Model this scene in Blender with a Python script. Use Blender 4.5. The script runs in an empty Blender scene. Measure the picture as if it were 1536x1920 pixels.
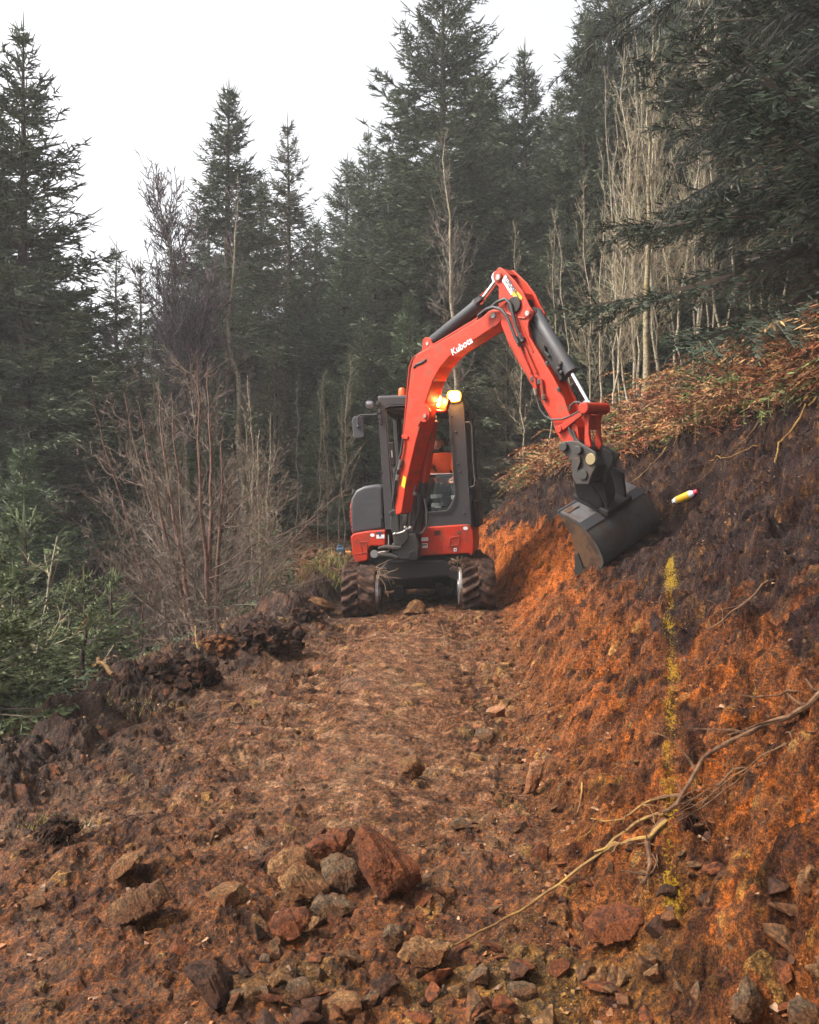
import bpy, bmesh, math, random
import numpy as np
from mathutils import Vector, Matrix

sc = bpy.context.scene
col = sc.collection
R = math.radians

# ------------------------------------------------------------------ camera, sky, sun, exposure
FPX = 1550.0
PITCH = math.atan(30 / FPX)
CAMZ = 1.6
cd = bpy.data.cameras.new('camera'); cam = bpy.data.objects.new('camera', cd); col.objects.link(cam)
cam.location = (0, 0, CAMZ); cam.rotation_euler = (math.pi / 2 - PITCH, 0, 0)
cd.sensor_fit = 'VERTICAL'; cd.sensor_height = 24.0; cd.lens = 24.0 * FPX / 1920
cd.clip_start = 0.05; cd.clip_end = 1000
sc.camera = cam

wd = bpy.data.worlds.new('World'); sc.world = wd; wd.use_nodes = True
wn = wd.node_tree; wn.nodes.clear()
SUN_EL, SUN_AZ = 48, -80            # degrees; azimuth from +Y towards +X
sky = wn.nodes.new('ShaderNodeTexSky'); sky.sky_type = 'NISHITA'; sky.sun_disc = False
sky.sun_elevation = R(SUN_EL); sky.sun_rotation = R(SUN_AZ)
sky.air_density = 1.0; sky.dust_density = 6.0; sky.ozone_density = 1.0
hs = wn.nodes.new('ShaderNodeHueSaturation'); hs.inputs['Saturation'].default_value = 0.16
bg = wn.nodes.new('ShaderNodeBackground'); bg.inputs['Strength'].default_value = 0.135
wo = wn.nodes.new('ShaderNodeOutputWorld')
wn.links.new(sky.outputs[0], hs.inputs['Color']); wn.links.new(hs.outputs[0], bg.inputs['Color'])
wn.links.new(bg.outputs[0], wo.inputs['Surface'])

sl = bpy.data.lights.new('sun', 'SUN'); sl.energy = 3.2; sl.angle = R(12); sl.color = (1.0, 0.90, 0.76)
so = bpy.data.objects.new('sun', sl); col.objects.link(so)
_sd = Vector((math.sin(R(SUN_AZ)) * math.cos(R(SUN_EL)), -math.cos(R(SUN_AZ)) * math.cos(R(SUN_EL)), math.sin(R(SUN_EL))))
so.rotation_euler = _sd.to_track_quat('Z', 'Y').to_euler(); so.location = (0, 0, 30)
sky.sun_rotation = math.atan2(_sd.x, _sd.y)

sc.view_settings.view_transform = 'Standard'; sc.view_settings.look = 'None'
sc.view_settings.gamma = 1.0; sc.view_settings.exposure = 1.45
sc.render.engine = 'CYCLES'
sc.cycles.use_denoising = True
sc.cycles.max_bounces = 6; sc.cycles.diffuse_bounces = 3; sc.cycles.glossy_bounces = 2
sc.cycles.transmission_bounces = 4; sc.cycles.transparent_max_bounces = 12; sc.cycles.volume_bounces = 0
sc.cycles.sample_clamp_indirect = 6

# ------------------------------------------------------------------ pixel helpers (photograph 1536 x 1920)
CAM = np.array([0, 0, CAMZ])
def ray(px, py):
    u = (px - 768) / FPX; v = -(py - 960) / FPX
    cp, sp = math.cos(PITCH), math.sin(PITCH)
    return np.array([u, cp + v * sp, -sp + v * cp])
def P(px, py, y):
    d = ray(px, py); return CAM + d * (y / d[1])
def PP(px, py, p0, n):
    d = ray(px, py); n = np.asarray(n, float)
    return CAM + d * (np.dot(np.asarray(p0) - CAM, n) / np.dot(d, n))

# ------------------------------------------------------------------ noise
def _h(ix, iy, seed):
    M = np.uint64(0xffffffff)
    h = (ix.astype(np.int64).astype(np.uint64) * np.uint64(374761393) + iy.astype(np.int64).astype(np.uint64) * np.uint64(668265263)
         + np.uint64((seed * 1442695041) & 0xffffffff)) & M
    h = ((h ^ (h >> np.uint64(13))) * np.uint64(1274126177)) & M
    h = ((h ^ (h >> np.uint64(15))) * np.uint64(2246822519)) & M
    return (h ^ (h >> np.uint64(16))).astype(np.float64) / 4294967296.0
def gnoise(x, y, seed=0):
    x = np.asarray(x, float); y = np.asarray(y, float)
    xi = np.floor(x); yi = np.floor(y); fx = x - xi; fy = y - yi
    ux = fx * fx * fx * (fx * (fx * 6 - 15) + 10); uy = fy * fy * fy * (fy * (fy * 6 - 15) + 10)
    def g(a, b):
        an = _h(xi + a, yi + b, seed) * (2 * math.pi)
        return np.cos(an) * (fx - a) + np.sin(an) * (fy - b)
    n0 = g(0, 0) * (1 - ux) + g(1, 0) * ux; n1 = g(0, 1) * (1 - ux) + g(1, 1) * ux
    return (n0 * (1 - uy) + n1 * uy) * 1.5
def fbm(x, y, o=4, seed=0, gain=.5):
    s = 0; a = 1; c, t = math.cos(.6), math.sin(.6)
    for k in range(o):
        s = s + a * gnoise(x, y, seed + 17 * k)
        x, y = (x * c - y * t) * 2.03 + 3.1, (x * t + y * c) * 2.03 + 7.7; a *= gain
    return s
def worley(x, y, seed=0):
    xi = np.floor(x); yi = np.floor(y); f1 = np.full(x.shape, 9.); f2 = np.full(x.shape, 9.); idv = np.zeros(x.shape)
    for a in (-1, 0, 1):
        for b in (-1, 0, 1):
            cx = xi + a; cy = yi + b; r = _h(cx, cy, seed)
            d = np.hypot(cx + r - x, cy + _h(cx, cy, seed + 5) - y)
            m = d < f1; f2 = np.where(m, f1, np.minimum(f2, d)); idv = np.where(m, r, idv); f1 = np.where(m, d, f1)
    return f1, f2, idv
def sstep(a, b, x):
    t = np.clip((x - a) / (b - a), 0, 1); return t * t * (3 - 2 * t)

# ------------------------------------------------------------------ object helpers
def np_mesh(name, V, F, mat=None, smooth=False, cols=None, attrs=None):
    me = bpy.data.meshes.new(name); V = np.ascontiguousarray(V, dtype=np.float32); F = np.ascontiguousarray(F, dtype=np.int32)
    n, k = F.shape
    me.vertices.add(len(V)); me.vertices.foreach_set('co', V.ravel())
    me.loops.add(n * k); me.loops.foreach_set('vertex_index', F.ravel())
    me.polygons.add(n); me.polygons.foreach_set('loop_start', np.arange(n, dtype=np.int32) * k)
    me.polygons.foreach_set('use_smooth', np.full(n, smooth, dtype=bool))
    me.update(calc_edges=True)
    if cols is not None:
        a = me.attributes.new('col', 'FLOAT_COLOR', 'POINT'); c = np.ones((len(V), 4), np.float32); c[:, :cols.shape[1]] = cols
        a.data.foreach_set('color', c.ravel())
    for nm, arr in (attrs or {}).items():
        a = me.attributes.new(nm, 'FLOAT', 'POINT'); a.data.foreach_set('value', np.ascontiguousarray(arr, dtype=np.float32))
    if mat: me.materials.append(mat)
    return me
def link(name, me, parent=None, loc=None):
    o = bpy.data.objects.new(name, me); col.objects.link(o)
    if parent: o.parent = parent
    if loc is not None: o.location = loc
    return o
def tag(o, label=None, cat=None, group=None, kind=None):
    if label: o['label'] = label
    if cat: o['category'] = cat
    if group: o['group'] = group
    if kind: o['kind'] = kind
    return o
def empty(name, loc, label, cat, group=None):
    o = bpy.data.objects.new(name, None); col.objects.link(o); o.location = loc; o.empty_display_size = .2
    return tag(o, label, cat, group)
def copy_tree(o, parent=None):
    c = o.copy(); col.objects.link(c); c.parent = parent
    for ch in o.children: copy_tree(ch, c)
    return c

class MB:
    """collects shapes given in world coordinates"""
    def __init__(s): s.v = []; s.f = []; s.p = []
    def add(s, vs, fs):
        s.p.append((len(s.v), len(s.v) + len(vs), len(s.f), len(s.f) + len(fs))); b = len(s.v); s.v += [tuple(map(float, p)) for p in vs]; s.f += [tuple(b + i for i in f) for f in fs]; return s
    def prism(s, pts, vec):
        pts = [np.asarray(p, float) for p in pts]; vec = np.asarray(vec, float); n = len(pts)
        nn = np.zeros(3)
        for i in range(n): nn += np.cross(pts[i] - pts[0], pts[(i + 1) % n] - pts[0])
        if np.dot(nn, vec) > 0: pts = pts[::-1]
        vs = pts + [p + vec for p in pts]
        fs = [tuple(range(n)), tuple(range(2 * n - 1, n - 1, -1))] + [((i + 1) % n, i, n + i, n + (i + 1) % n) for i in range(n)]
        return s.add(vs, fs)
    def box(s, c, size, ax=None):
        c = np.asarray(c, float); ax = np.eye(3) if ax is None else np.asarray(ax, float)
        vs = [c + ax[0] * size[0] / 2 * i + ax[1] * size[1] / 2 * j + ax[2] * size[2] / 2 * k for i in (-1, 1) for j in (-1, 1) for k in (-1, 1)]
        return s.add(vs, [(0, 1, 3, 2), (4, 6, 7, 5), (0, 4, 5, 1), (2, 3, 7, 6), (0, 2, 6, 4), (1, 5, 7, 3)])
    def tube(s, path, r, sides=10, cap=True):
        path = [np.asarray(p, float) for p in path]; n = len(path)
        rr = list(r) if hasattr(r, '__len__') else [r] * n
        vs = []; u = None
        for i, p in enumerate(path):
            t = path[min(i + 1, n - 1)] - path[max(i - 1, 0)]; L = np.linalg.norm(t); t = t / L if L > 1e-9 else np.array([0, 0, 1.])
            if u is None: u = np.cross(t, [0, 0, 1.] if abs(t[2]) < .9 else [1., 0, 0])
            else: u = u - t * np.dot(u, t)
            u = u / np.linalg.norm(u); w = np.cross(t, u)
            vs += [p + (u * math.cos(2 * math.pi * k / sides) + w * math.sin(2 * math.pi * k / sides)) * rr[i] for k in range(sides)]
        fs = [(i * sides + k, i * sides + (k + 1) % sides, (i + 1) * sides + (k + 1) % sides, (i + 1) * sides + k) for i in range(n - 1) for k in range(sides)]
        if cap: fs += [tuple(range(sides - 1, -1, -1)), tuple((n - 1) * sides + k for k in range(sides))]
        return s.add(vs, fs)
    def cyl(s, a, b, r, sides=16): return s.tube([a, b], r, sides)
    def ball(s, c, r, ax=None, nu=16, nv=10):
        c = np.asarray(c, float); r = np.ones(3) * r; ax = np.eye(3) if ax is None else np.asarray(ax, float); vs = []
        for j in range(nv + 1):
            th = math.pi * j / nv
            for i in range(nu):
                ph = 2 * math.pi * i / nu
                vs.append(c + ax[0] * r[0] * math.sin(th) * math.cos(ph) + ax[1] * r[1] * math.sin(th) * math.sin(ph) + ax[2] * r[2] * math.cos(th))
        fs = [(j * nu + i, (j + 1) * nu + i, (j + 1) * nu + (i + 1) % nu, j * nu + (i + 1) % nu) for j in range(nv) for i in range(nu)]
        return s.add(vs, fs)
    def build(s, name, mat, parent=None, origin=None, bevel=0, smooth=False, label=None, seg=2, split=False):
        if split and len(s.p) > 1:
            out = None
            for v0, v1, f0, f1 in s.p:
                m = MB(); m.add(s.v[v0:v1], [tuple(i - v0 for i in f) for f in s.f[f0:f1]]); o = m.build(name, mat, parent, origin, bevel, smooth, label, seg); out = out or o
            return out
        if origin is None and parent is not None:
            q = parent
            while q.parent: q = q.parent
            origin = q.location
        o3 = np.array(origin if origin is not None else (0, 0, 0), float)
        me = bpy.data.meshes.new(name); me.from_pydata([tuple(np.asarray(p) - o3) for p in s.v], [], s.f)
        if isinstance(mat, (list, tuple)):
            for m in mat: me.materials.append(m)
        else: me.materials.append(mat)
        me.validate()
        if smooth: me.polygons.foreach_set('use_smooth', np.full(len(me.polygons), True)); 
        ob = link(name, me, parent)
        if parent is None: ob.location = tuple(o3)
        if bevel:
            bm = bmesh.new(); bm.from_mesh(me); bmesh.ops.remove_doubles(bm, verts=bm.verts, dist=1e-5)
            bmesh.ops.recalc_face_normals(bm, faces=bm.faces); bm.to_mesh(me); bm.free()
            m = ob.modifiers.new('bevel', 'BEVEL'); m.width = bevel; m.segments = seg; m.limit_method = 'ANGLE'; m.angle_limit = R(30)
            m.harden_normals = False
        if smooth:
            try: me.set_sharp_from_angle(angle=R(38))
            except Exception: pass
        if label: ob['label'] = label
        return ob

# ------------------------------------------------------------------ materials
def nodes_of(m):
    m.use_nodes = True; nt = m.node_tree; b = nt.nodes['Principled BSDF']; return nt, b
def N(nt, t, **kw):
    n = nt.nodes.new(t)
    for k, v in kw.items():
        if k in n.inputs: n.inputs[k].default_value = v
        else: setattr(n, k, v)
    return n
def noise(nt, scale, detail=4, rough=.6, vec=None):
    n = nt.nodes.new('ShaderNodeTexNoise'); n.inputs['Scale'].default_value = scale; n.inputs['Detail'].default_value = detail
    n.inputs['Roughness'].default_value = rough
    if vec is not None: nt.links.new(vec, n.inputs['Vector'])
    return n
def ramp(nt, fac, stops):
    r = nt.nodes.new('ShaderNodeValToRGB'); nt.links.new(fac, r.inputs[0]); e = r.color_ramp.elements
    while len(e) < len(stops): e.new(.5)
    for el, (p, c) in zip(e, stops): el.position = p; el.color = (*c, 1) if len(c) == 3 else c
    return r
def mix(nt, fac, a, b, bt='MIX'):
    m = nt.nodes.new('ShaderNodeMix'); m.data_type = 'RGBA'; m.blend_type = bt
    for sck, v in ((m.inputs[0], fac), (m.inputs[6], a), (m.inputs[7], b)):
        if hasattr(v, 'is_linked') or hasattr(v, 'links'): nt.links.new(v, sck)
        elif isinstance(v, (int, float)): sck.default_value = v
        else: sck.default_value = (*v, 1)
    return m.outputs[2]
def bump(nt, b, h, strength, dist=.01):
    n = nt.nodes.new('ShaderNodeBump'); n.inputs['Strength'].default_value = strength; n.inputs['Distance'].default_value = dist
    nt.links.new(h, n.inputs['Height']); nt.links.new(n.outputs[0], b.inputs['Normal'])
def objco(nt): return nt.nodes.new('ShaderNodeTexCoord').outputs['Object']
def paint(name, c, rough=.4, metal=0.0, dirt=.3, dirtcol=(.10, .045, .02), scale=6, coat=0.0, bmp=.0):
    m = bpy.data.materials.new(name); nt, b = nodes_of(m); co = objco(nt)
    n = noise(nt, scale, 8, .65, co); n2 = noise(nt, scale * 5, 6, .7, co)
    r = ramp(nt, n.outputs[0], [(.49, (0, 0, 0)), (.62, (dirt, dirt, dirt))])
    r2 = ramp(nt, n2.outputs[0], [(.53, (.0, .0, .0)), (.66, (dirt * .7, dirt * .7, dirt * .7))])
    f = mix(nt, 1.0, r.outputs[0], r2.outputs[0], 'ADD')
    c2 = mix(nt, f, c, dirtcol); c3 = mix(nt, n2.outputs[0], c2, tuple(x * .8 for x in c)); 
    c3 = mix(nt, .35, c2, c3)
    nt.links.new(c3, b.inputs['Base Color'])
    rr = nt.nodes.new('ShaderNodeMapRange'); nt.links.new(n.outputs[0], rr.inputs[0]); rr.inputs[3].default_value = rough - .08; rr.inputs[4].default_value = min(1, rough + .3)
    nt.links.new(rr.outputs[0], b.inputs['Roughness']); b.inputs['Metallic'].default_value = metal
    b.inputs['Specular IOR Level'].default_value = .38; b.inputs['Coat Weight'].default_value = coat; b.inputs['Coat Roughness'].default_value = .15
    if bmp: bump(nt, b, n2.outputs[0], bmp, .01)
    return m
def plain(name, c, rough=.5, metal=0.0, emis=None, es=0):
    m = bpy.data.materials.new(name); nt, b = nodes_of(m); b.inputs['Base Color'].default_value = (*c, 1)
    b.inputs['Roughness'].default_value = rough; b.inputs['Metallic'].default_value = metal
    if emis: b.inputs['Emission Color'].default_value = (*emis, 1); b.inputs['Emission Strength'].default_value = es
    return m
def attrmat(name, rough=.7, amp=.35, scale=20, bmp=0, wetattr=False, transl=0.0, spec=.5):
    m = bpy.data.materials.new(name); nt, b = nodes_of(m); a = nt.nodes.new('ShaderNodeAttribute'); a.attribute_name = 'col'
    n = noise(nt, scale, 5, .6, objco(nt)); r = ramp(nt, n.outputs[0], [(.38, (1 - amp,) * 3), (.62, (1 + amp,) * 3)])
    c = mix(nt, 1.0, a.outputs['Color'], r.outputs[0], 'MULTIPLY'); nt.links.new(c, b.inputs['Base Color'])
    b.inputs['Roughness'].default_value = rough; b.inputs['Specular IOR Level'].default_value = spec
    if bmp: bump(nt, b, n.outputs[0], bmp, .01)
    return m

M = {}
M['red'] = paint('orange red paint', (.46, .022, .0025), .42, dirt=.65, coat=.0, scale=8)
M['red2'] = paint('scuffed orange red paint', (.34, .018, .003), .5, dirt=.7, coat=.0)
M['char'] = paint('charcoal plastic', (.045, .045, .052), .42, dirt=.25, dirtcol=(.09, .06, .045))
M['cabgrey'] = paint('cab frame grey', (.035, .034, .038), .45, dirt=.25, dirtcol=(.09, .06, .045))
M['black'] = paint('black steel', (.012, .011, .011), .5, dirt=.35, dirtcol=(.05, .028, .018))
M['hitch'] = paint('dark grey cast steel', (.04, .038, .037), .45, metal=.3, dirt=.6, dirtcol=(.07, .04, .025), bmp=.2)
M['bucket'] = paint('worn bucket steel', (.052, .050, .050), .5, metal=.2, dirt=1.0, dirtcol=(.05, .025, .013), scale=3.5, bmp=.25)
M['bucket2'] = paint('muddy bucket side', (.085, .042, .02), .6, dirt=.9, dirtcol=(.02, .01, .007), scale=5, bmp=.4)
M['chrome'] = plain('chrome rod', (.75, .75, .76), .18, 1.0)
M['steel'] = paint('bright steel', (.35, .34, .33), .35, metal=.9, dirt=.5)
M['hose'] = paint('rubber hose', (.03, .028, .03), .45, dirt=.3, dirtcol=(.06, .045, .04))
M['white'] = plain('white sticker', (.72, .72, .74), .45)
M['yellow'] = plain('yellow sticker', (.75, .42, .01), .45)
M['ink'] = plain('dark print', (.03, .035, .06), .6)
M['beacon'] = plain('orange beacon plastic', (.8, .10, .02), .25)
def mudmat(name, c1, c2, c3, sc_=8, rough=.75, bm=.6):
    m = bpy.data.materials.new(name); nt, b = nodes_of(m); co = objco(nt)
    n = noise(nt, sc_, 8, .7, co); r = ramp(nt, n.outputs[0], [(.38, c1), (.5, c2), (.62, c3)])
    nt.links.new(r.outputs[0], b.inputs['Base Color']); b.inputs['Roughness'].default_value = rough; b.inputs['Specular IOR Level'].default_value = .2
    n2 = noise(nt, sc_ * 6, 8, .7, co); bump(nt, b, n2.outputs[0], bm, .02)
    return m
M['track'] = mudmat('muddy rubber', (.012, .007, .006), (.042, .02, .013), (.085, .04, .022), 9)
def glassmat(name, tint=(.75, .8, .78), op=.25):
    m = bpy.data.materials.new(name); m.use_nodes = True; nt = m.node_tree; nt.nodes.clear()
    o = nt.nodes.new('ShaderNodeOutputMaterial'); g = nt.nodes.new('ShaderNodeBsdfGlossy'); g.inputs['Roughness'].default_value = .05
    g.inputs['Color'].default_value = (.8, .85, .9, 1)
    t = nt.nodes.new('ShaderNodeBsdfTransparent'); t.inputs['Color'].default_value = (*tint, 1)
    mx = nt.nodes.new('ShaderNodeMixShader'); mx.inputs[0].default_value = op
    n = noise(nt, 30, 6, .7, objco(nt)); r = ramp(nt, n.outputs[0], [(.5, (op * .5,) * 3), (.75, (op * 1.6,) * 3)])
    nt.links.new(r.outputs[0], mx.inputs[0])
    nt.links.new(t.outputs[0], mx.inputs[1]); nt.links.new(g.outputs[0], mx.inputs[2]); nt.links.new(mx.outputs[0], o.inputs[0])
    return m
M['plate'] = paint('paler steel plate', (.11, .11, .12), .4, metal=.2, dirt=.7, dirtcol=(.08, .04, .02), scale=5)
M['glass'] = glassmat('dusty cab glass')
M['lampglass'] = plain('clear lamp lens', (.35, .36, .38), .12, .6)
M['lit'] = plain('lit work lamp lens', (1, .8, .5), .3, 0, (1.0, .72, .38), 60)
M['amberglow'] = plain('amber lens and lamp halo', (1, .6, .05), .3, 0, (1.0, .34, .03), .8)  # also used for the added halo rings round the lit lamps
M['orangecloth'] = paint('orange hi-viz cloth', (.75, .10, .02), .75, dirt=.2)
M['darkcloth'] = paint('dark work trousers', (.02, .024, .024), .85, dirt=.3)
M['reflect'] = plain('grey reflective tape', (.42, .44, .44), .4)
M['helmet'] = paint('dark green helmet', (.02, .045, .035), .25, dirt=.1)
M['skin'] = plain('skin', (.42, .22, .15), .55)
# ------------------------------------------------------------------ the ground: one sheet, fine where the photograph looks closely
rng = np.random.default_rng(7)
def itp(y, ys, vs):
    y = np.asarray(y, float); return (np.interp(y - .35, ys, vs) + np.interp(y, ys, vs) + np.interp(y + .35, ys, vs)) / 3
def toe(y): return itp(y, [-12, 0, 3.4, 5.3, 8, 10, 11, 12.5, 14, 18, 24, 60], [.3, .45, .62, .78, 1.0, 1.08, .98, .7, .45, .9, 3.0, 22])
def edge(y): return itp(y, [-12, 0, 4, 5, 6.6, 8.3, 9.8, 12, 15, 18, 24, 60], [-3.2, -2.7, -2.5, -2.45, -2.25, -1.85, -1.5, -1.4, -2.0, -2.6, -2.0, 6])
def zbench(y): return itp(y, [-12, 0, 3, 6, 8, 10, 14, 18, 30, 60], [-.25, -.08, .0, .05, .12, .19, .36, .5, 1.0, 2.5])
def crest(y): return itp(y, [-5, 3, 6, 9, 12, 15, 18, 60], [3.6, 3.6, 3.5, 3.2, 2.55, 1.9, 1.7, 1.5])   # how far the cut runs up, measured from the toe
def base(x, y):
    t = x - toe(y); e = edge(y) - x; tc = crest(y)
    s = itp(y, [0, 4, 6, 8, 11, 60], [.98, .95, .86, .80, .82, .80])
    z = zbench(y)
    up = np.clip(t, 0, None)
    soft = np.sqrt(up * up + .0) - .0
    face = s * np.minimum(soft, tc) + .62 * np.clip(np.minimum(soft, 22) - tc, 0, None) + .25 * np.clip(soft - 22, 0, None)
    face = face * (1 - .35 * np.exp(-(up / .25) ** 2))
    dn = np.clip(e, 0, None)
    drop = .72 * np.minimum(dn, 5) + .2 * np.clip(dn - 5, 0, 14) + .02 * np.clip(dn - 19, 0, None)
    drop = drop * (1 - np.exp(-(dn / .5) ** 2) * .6)
    crown = .05 * np.sin(np.clip((x - edge(y)) / (toe(y) - edge(y)), 0, 1) * math.pi)
    return z + face - drop + crown

# ---- grid
def seg(a, b, f): 
    out = [a]
    while out[-1] < b: out.append(out[-1] + f(out[-1]))
    return out
ys = seg(-16, 1.5, lambda y: max(.02, .35 * min(1, (1.6 - y) / 6))) + seg(1.52, 16, lambda y: .0029 * y + .0006)[0:] + seg(16.1, 150, lambda y: .05 + (y - 16) * .06)
ys = np.array(ys)
g_f = np.linspace(-1.3, 1.3, 1150); g_o = 1.3 + np.cumsum(.0028 * 1.11 ** np.arange(1, 84))
gu = np.concatenate([-g_o[::-1], g_f, g_o])
Wy = np.clip(ys, 1.2, 16) * .5 + .95
GX = Wy[:, None] * gu[None, :]; GY = np.repeat(ys[:, None], len(gu), 1)
GX = np.clip(GX, -160, 160)
print('grid', GX.shape)
T = GX - toe(GY); E = edge(GY) - GX; TC = crest(GY)
Z = base(GX, GY)
slopeM = sstep(-.1, .5, T) * (1 - sstep(0, .5, T - TC))
wildM = np.maximum(sstep(0, .5, T - TC), sstep(.35, 1.1, E))
benchM = (1 - sstep(-.25, .1, T)) * (1 - sstep(-.1, .35, E))
bermM = np.exp(-((E + .25) / .42) ** 2)
bu = (GX - edge(GY)) / np.maximum(.2, toe(GY) - edge(GY))
smoothM = np.exp(-((bu - .68) / .24) ** 2) * sstep(3.3, 4.2, GY) * (1 - sstep(8.2, 9.6, GY))     # the trafficked middle
n1 = fbm(GX / 1.1, GY / 1.1, 3, 1); n2 = fbm(GX / .32, GY / .32, 4, 5)
nW = fbm(GX / 2.6, GY / 2.6, 2, 2)
Z += n1 * (.06 + .05 * bermM + .04 * slopeM + .20 * wildM) + nW * .35 * wildM * sstep(0, 3, T - TC) + n2 * (.036 + .04 * bermM + .038 * slopeM + .09 * wildM) * (1 - .55 * smoothM)
# berm of dug out soil along the drop
ber = fbm(GX / .7, GY / .45, 3, 21)
Z += bermM * (.10 + .16 * sstep(-.2, .6, ber)) * sstep(3.8, 5, GY)
# clods
f1, f2, idc = worley(GX / .11 + n2 * .5, GY / .11, 3)
clod = np.clip((f2 - f1) * 1.3, 0, 1) * (.2 + idc)
f1b, f2b, idb = worley(GX / .045 + n2, GY / .05, 9)
clodb = np.clip((f2b - f1b) * 1.2, 0, 1) * idb
patch = sstep(-.25, .5, fbm(GX / .6, GY / .6, 3, 41))
amp = (.024 + .034 * bermM + .042 * slopeM * patch) * (.35 + .65 * patch) * (1 - .6 * smoothM)
Z += (clod * 1.0) * amp * 1.4 + clodb * amp * .62
n3 = fbm(GX / .06, GY / .06, 4, 61, .6)
n4 = fbm(GX / .14, GY / .14, 4, 65, .62); Z += n3 * (.009 + .009 * slopeM + .006 * bermM) * (1 - .5 * smoothM) + np.abs(n4) * -.036 * (slopeM * 1.0 + benchM * .6) * (1 - .5 * smoothM)
# scrape marks down the cut, following the fall of the slope and slanting away from the machine
fall = GY * 1.0 + (GX - toe(GY)) * .55
st = fbm(fall / .16, GX / 1.6, 3, 71); st2 = fbm(fall / .05, GX / .7, 3, 72)
Z += slopeM * (st * .03 + st2 * .009) + slopeM * (1 - sstep(4.5, 7, GY)) * fbm(GX / .22, GY / .3, 3, 77) * .035
f1q, f2q, idq = worley(GX / .20 + n2 * .8, GY / .24 + n1 * .5, 33); Z += slopeM * np.clip((f2q - f1q) * 1.4, 0, 1) * (idq > .35) * idq * .028 * (1 - sstep(9, 12, GY) * .5)
# holes and hollows in the face
f1h, f2h, idh = worley(GX / .55, GY / .55, 31)
Z -= slopeM * .11 * sstep(.26, .05, f1h) * (idh > .4)
# marks of the tracks: bars across two strips
for xc, ph in ((-.66, 0.0), (.60, .04)):
    xc = xc + .06 * np.sin(GY * .8)
    st_ = np.exp(-((GX - xc) / .19) ** 4) * sstep(4.2, 5.5, GY) * (1 - sstep(9.2, 9.8, GY)) * sstep(-.5, .0, fbm(GX / .5, GY / .8, 2, 81 + int(ph * 100)))
    vv = np.abs(GX - xc) * .35
    bar = np.clip(np.sin((GY + vv + ph) * 2 * math.pi / .115) * 1.6, -1, 1)
    Z += st_ * (bar * .024 - .045)
# seat of the machine and of the bucket: the soil under them is pressed flat
def flat(cx, cy, rx, ry, z0, soft=.25):
    global Z
    m = (1 - sstep(1 - soft, 1 + soft, np.sqrt(((GX - cx) / rx) ** 2 + ((GY - cy) / ry) ** 2)))
    Z = Z * (1 - m) + np.minimum(Z, z0) * m
# stones pressed into the soil, as facets of the sheet
stone = np.zeros_like(Z); shade = np.zeros_like(Z)
def stamp(cx, cy, r, h, seed, tone, flatn=.5):
    rg = np.random.default_rng(seed)
    i0, i1 = np.searchsorted(ys, [cy - r * 1.5, cy + r * 1.5])
    if i1 - i0 < 2: return
    W = min(max(cy, 1.2), 16) * .5 + .95
    j0, j1 = np.searchsorted(gu, [(cx - r * 1.5) / W, (cx + r * 1.5) / W])
    if j1 - j0 < 2: return
    dx = GX[i0:i1, j0:j1] - cx; dy = GY[i0:i1, j0:j1] - cy
    a0 = rg.uniform(0, 6.28); asp = rg.uniform(.5, 1)
    px = dx * math.cos(a0) + dy * math.sin(a0); py = (-dx * math.sin(a0) + dy * math.cos(a0)) / asp
    k = rg.integers(5, 8); m = h + px * rg.uniform(-.5, .5) * h / r + py * rg.uniform(-.5, .5) * h / r
    m = np.minimum(m, h * 1.05 + px * rg.uniform(-.6, .6) * h / r + py * rg.uniform(-.6, .6) * h / r)
    for q in range(k):
        a = 6.283 * (q + rg.uniform(-.3, .3)) / k; st = rg.uniform(1.0, 3.0)
        m = np.minimum(m, (r * rg.uniform(.75, 1.1) - (px * math.cos(a) + py * math.sin(a))) * st)
    zz = Z[i0:i1, j0:j1]; b0 = np.median(zz[np.hypot(dx, dy) < r * 1.1]) if np.any(np.hypot(dx, dy) < r * 1.1) else zz.mean()
    plane = base(cx + dx, cy + dy) - base(cx, cy) + b0 + m - h * .35 + n3[i0:i1, j0:j1] * .0025
    w = (plane > zz) & (m > -h)
    zz[w] = plane[w]; stone[i0:i1, j0:j1][w] = 1; shade[i0:i1, j0:j1][w] = tone
for k in range(3600):
    u = rng.uniform(); y = 1.6 + 11.5 * u ** 1.6
    r = .012 + .05 * rng.uniform() ** 3.5 + .0022 * y
    if rng.uniform() < .62: x = rng.uniform(edge(y) - .4, toe(y) + .25)
    else: x = toe(y) + rng.uniform(-.3, 1.1) ** 1.0
    if y < 3.4: x = rng.uniform(-2.2, 1.6); r *= rng.choice([.5, .7, 1, 1.5]) * (.55 if x < -.1 else 1)
    if x > .9 and rng.uniform() < .6: continue
    if y > 3.4 and -.45 < x < .35 and y < 8.5 and rng.uniform() < .75: r *= .45
    if x > toe(y) + .3: r *= .7
    stamp(x, y, r, r * rng.uniform(.35, .85), k, rng.uniform())
# slabs of broken rock at the front and beside the cut
for k in range(150):
    y = rng.uniform(1.7, 3.2); x = rng.uniform(-.7, 1.2); r = rng.uniform(.02, .06)
    stamp(x, y, r, r * rng.uniform(.4, .9), 9000 + k, rng.uniform())
flat(-.62, 10.9, .42, 1.5, .155); flat(.80, 10.9, .42, 1.5, .235); 
m_ = (1 - sstep(.9, 1.4, np.maximum(np.abs(GX - .1) / 1.0, np.abs(GY - 11) / 1.5))); Z = Z * (1 - m_) + np.minimum(Z, .20 + (GX) * .06 + n2 * .03) * m_

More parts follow.
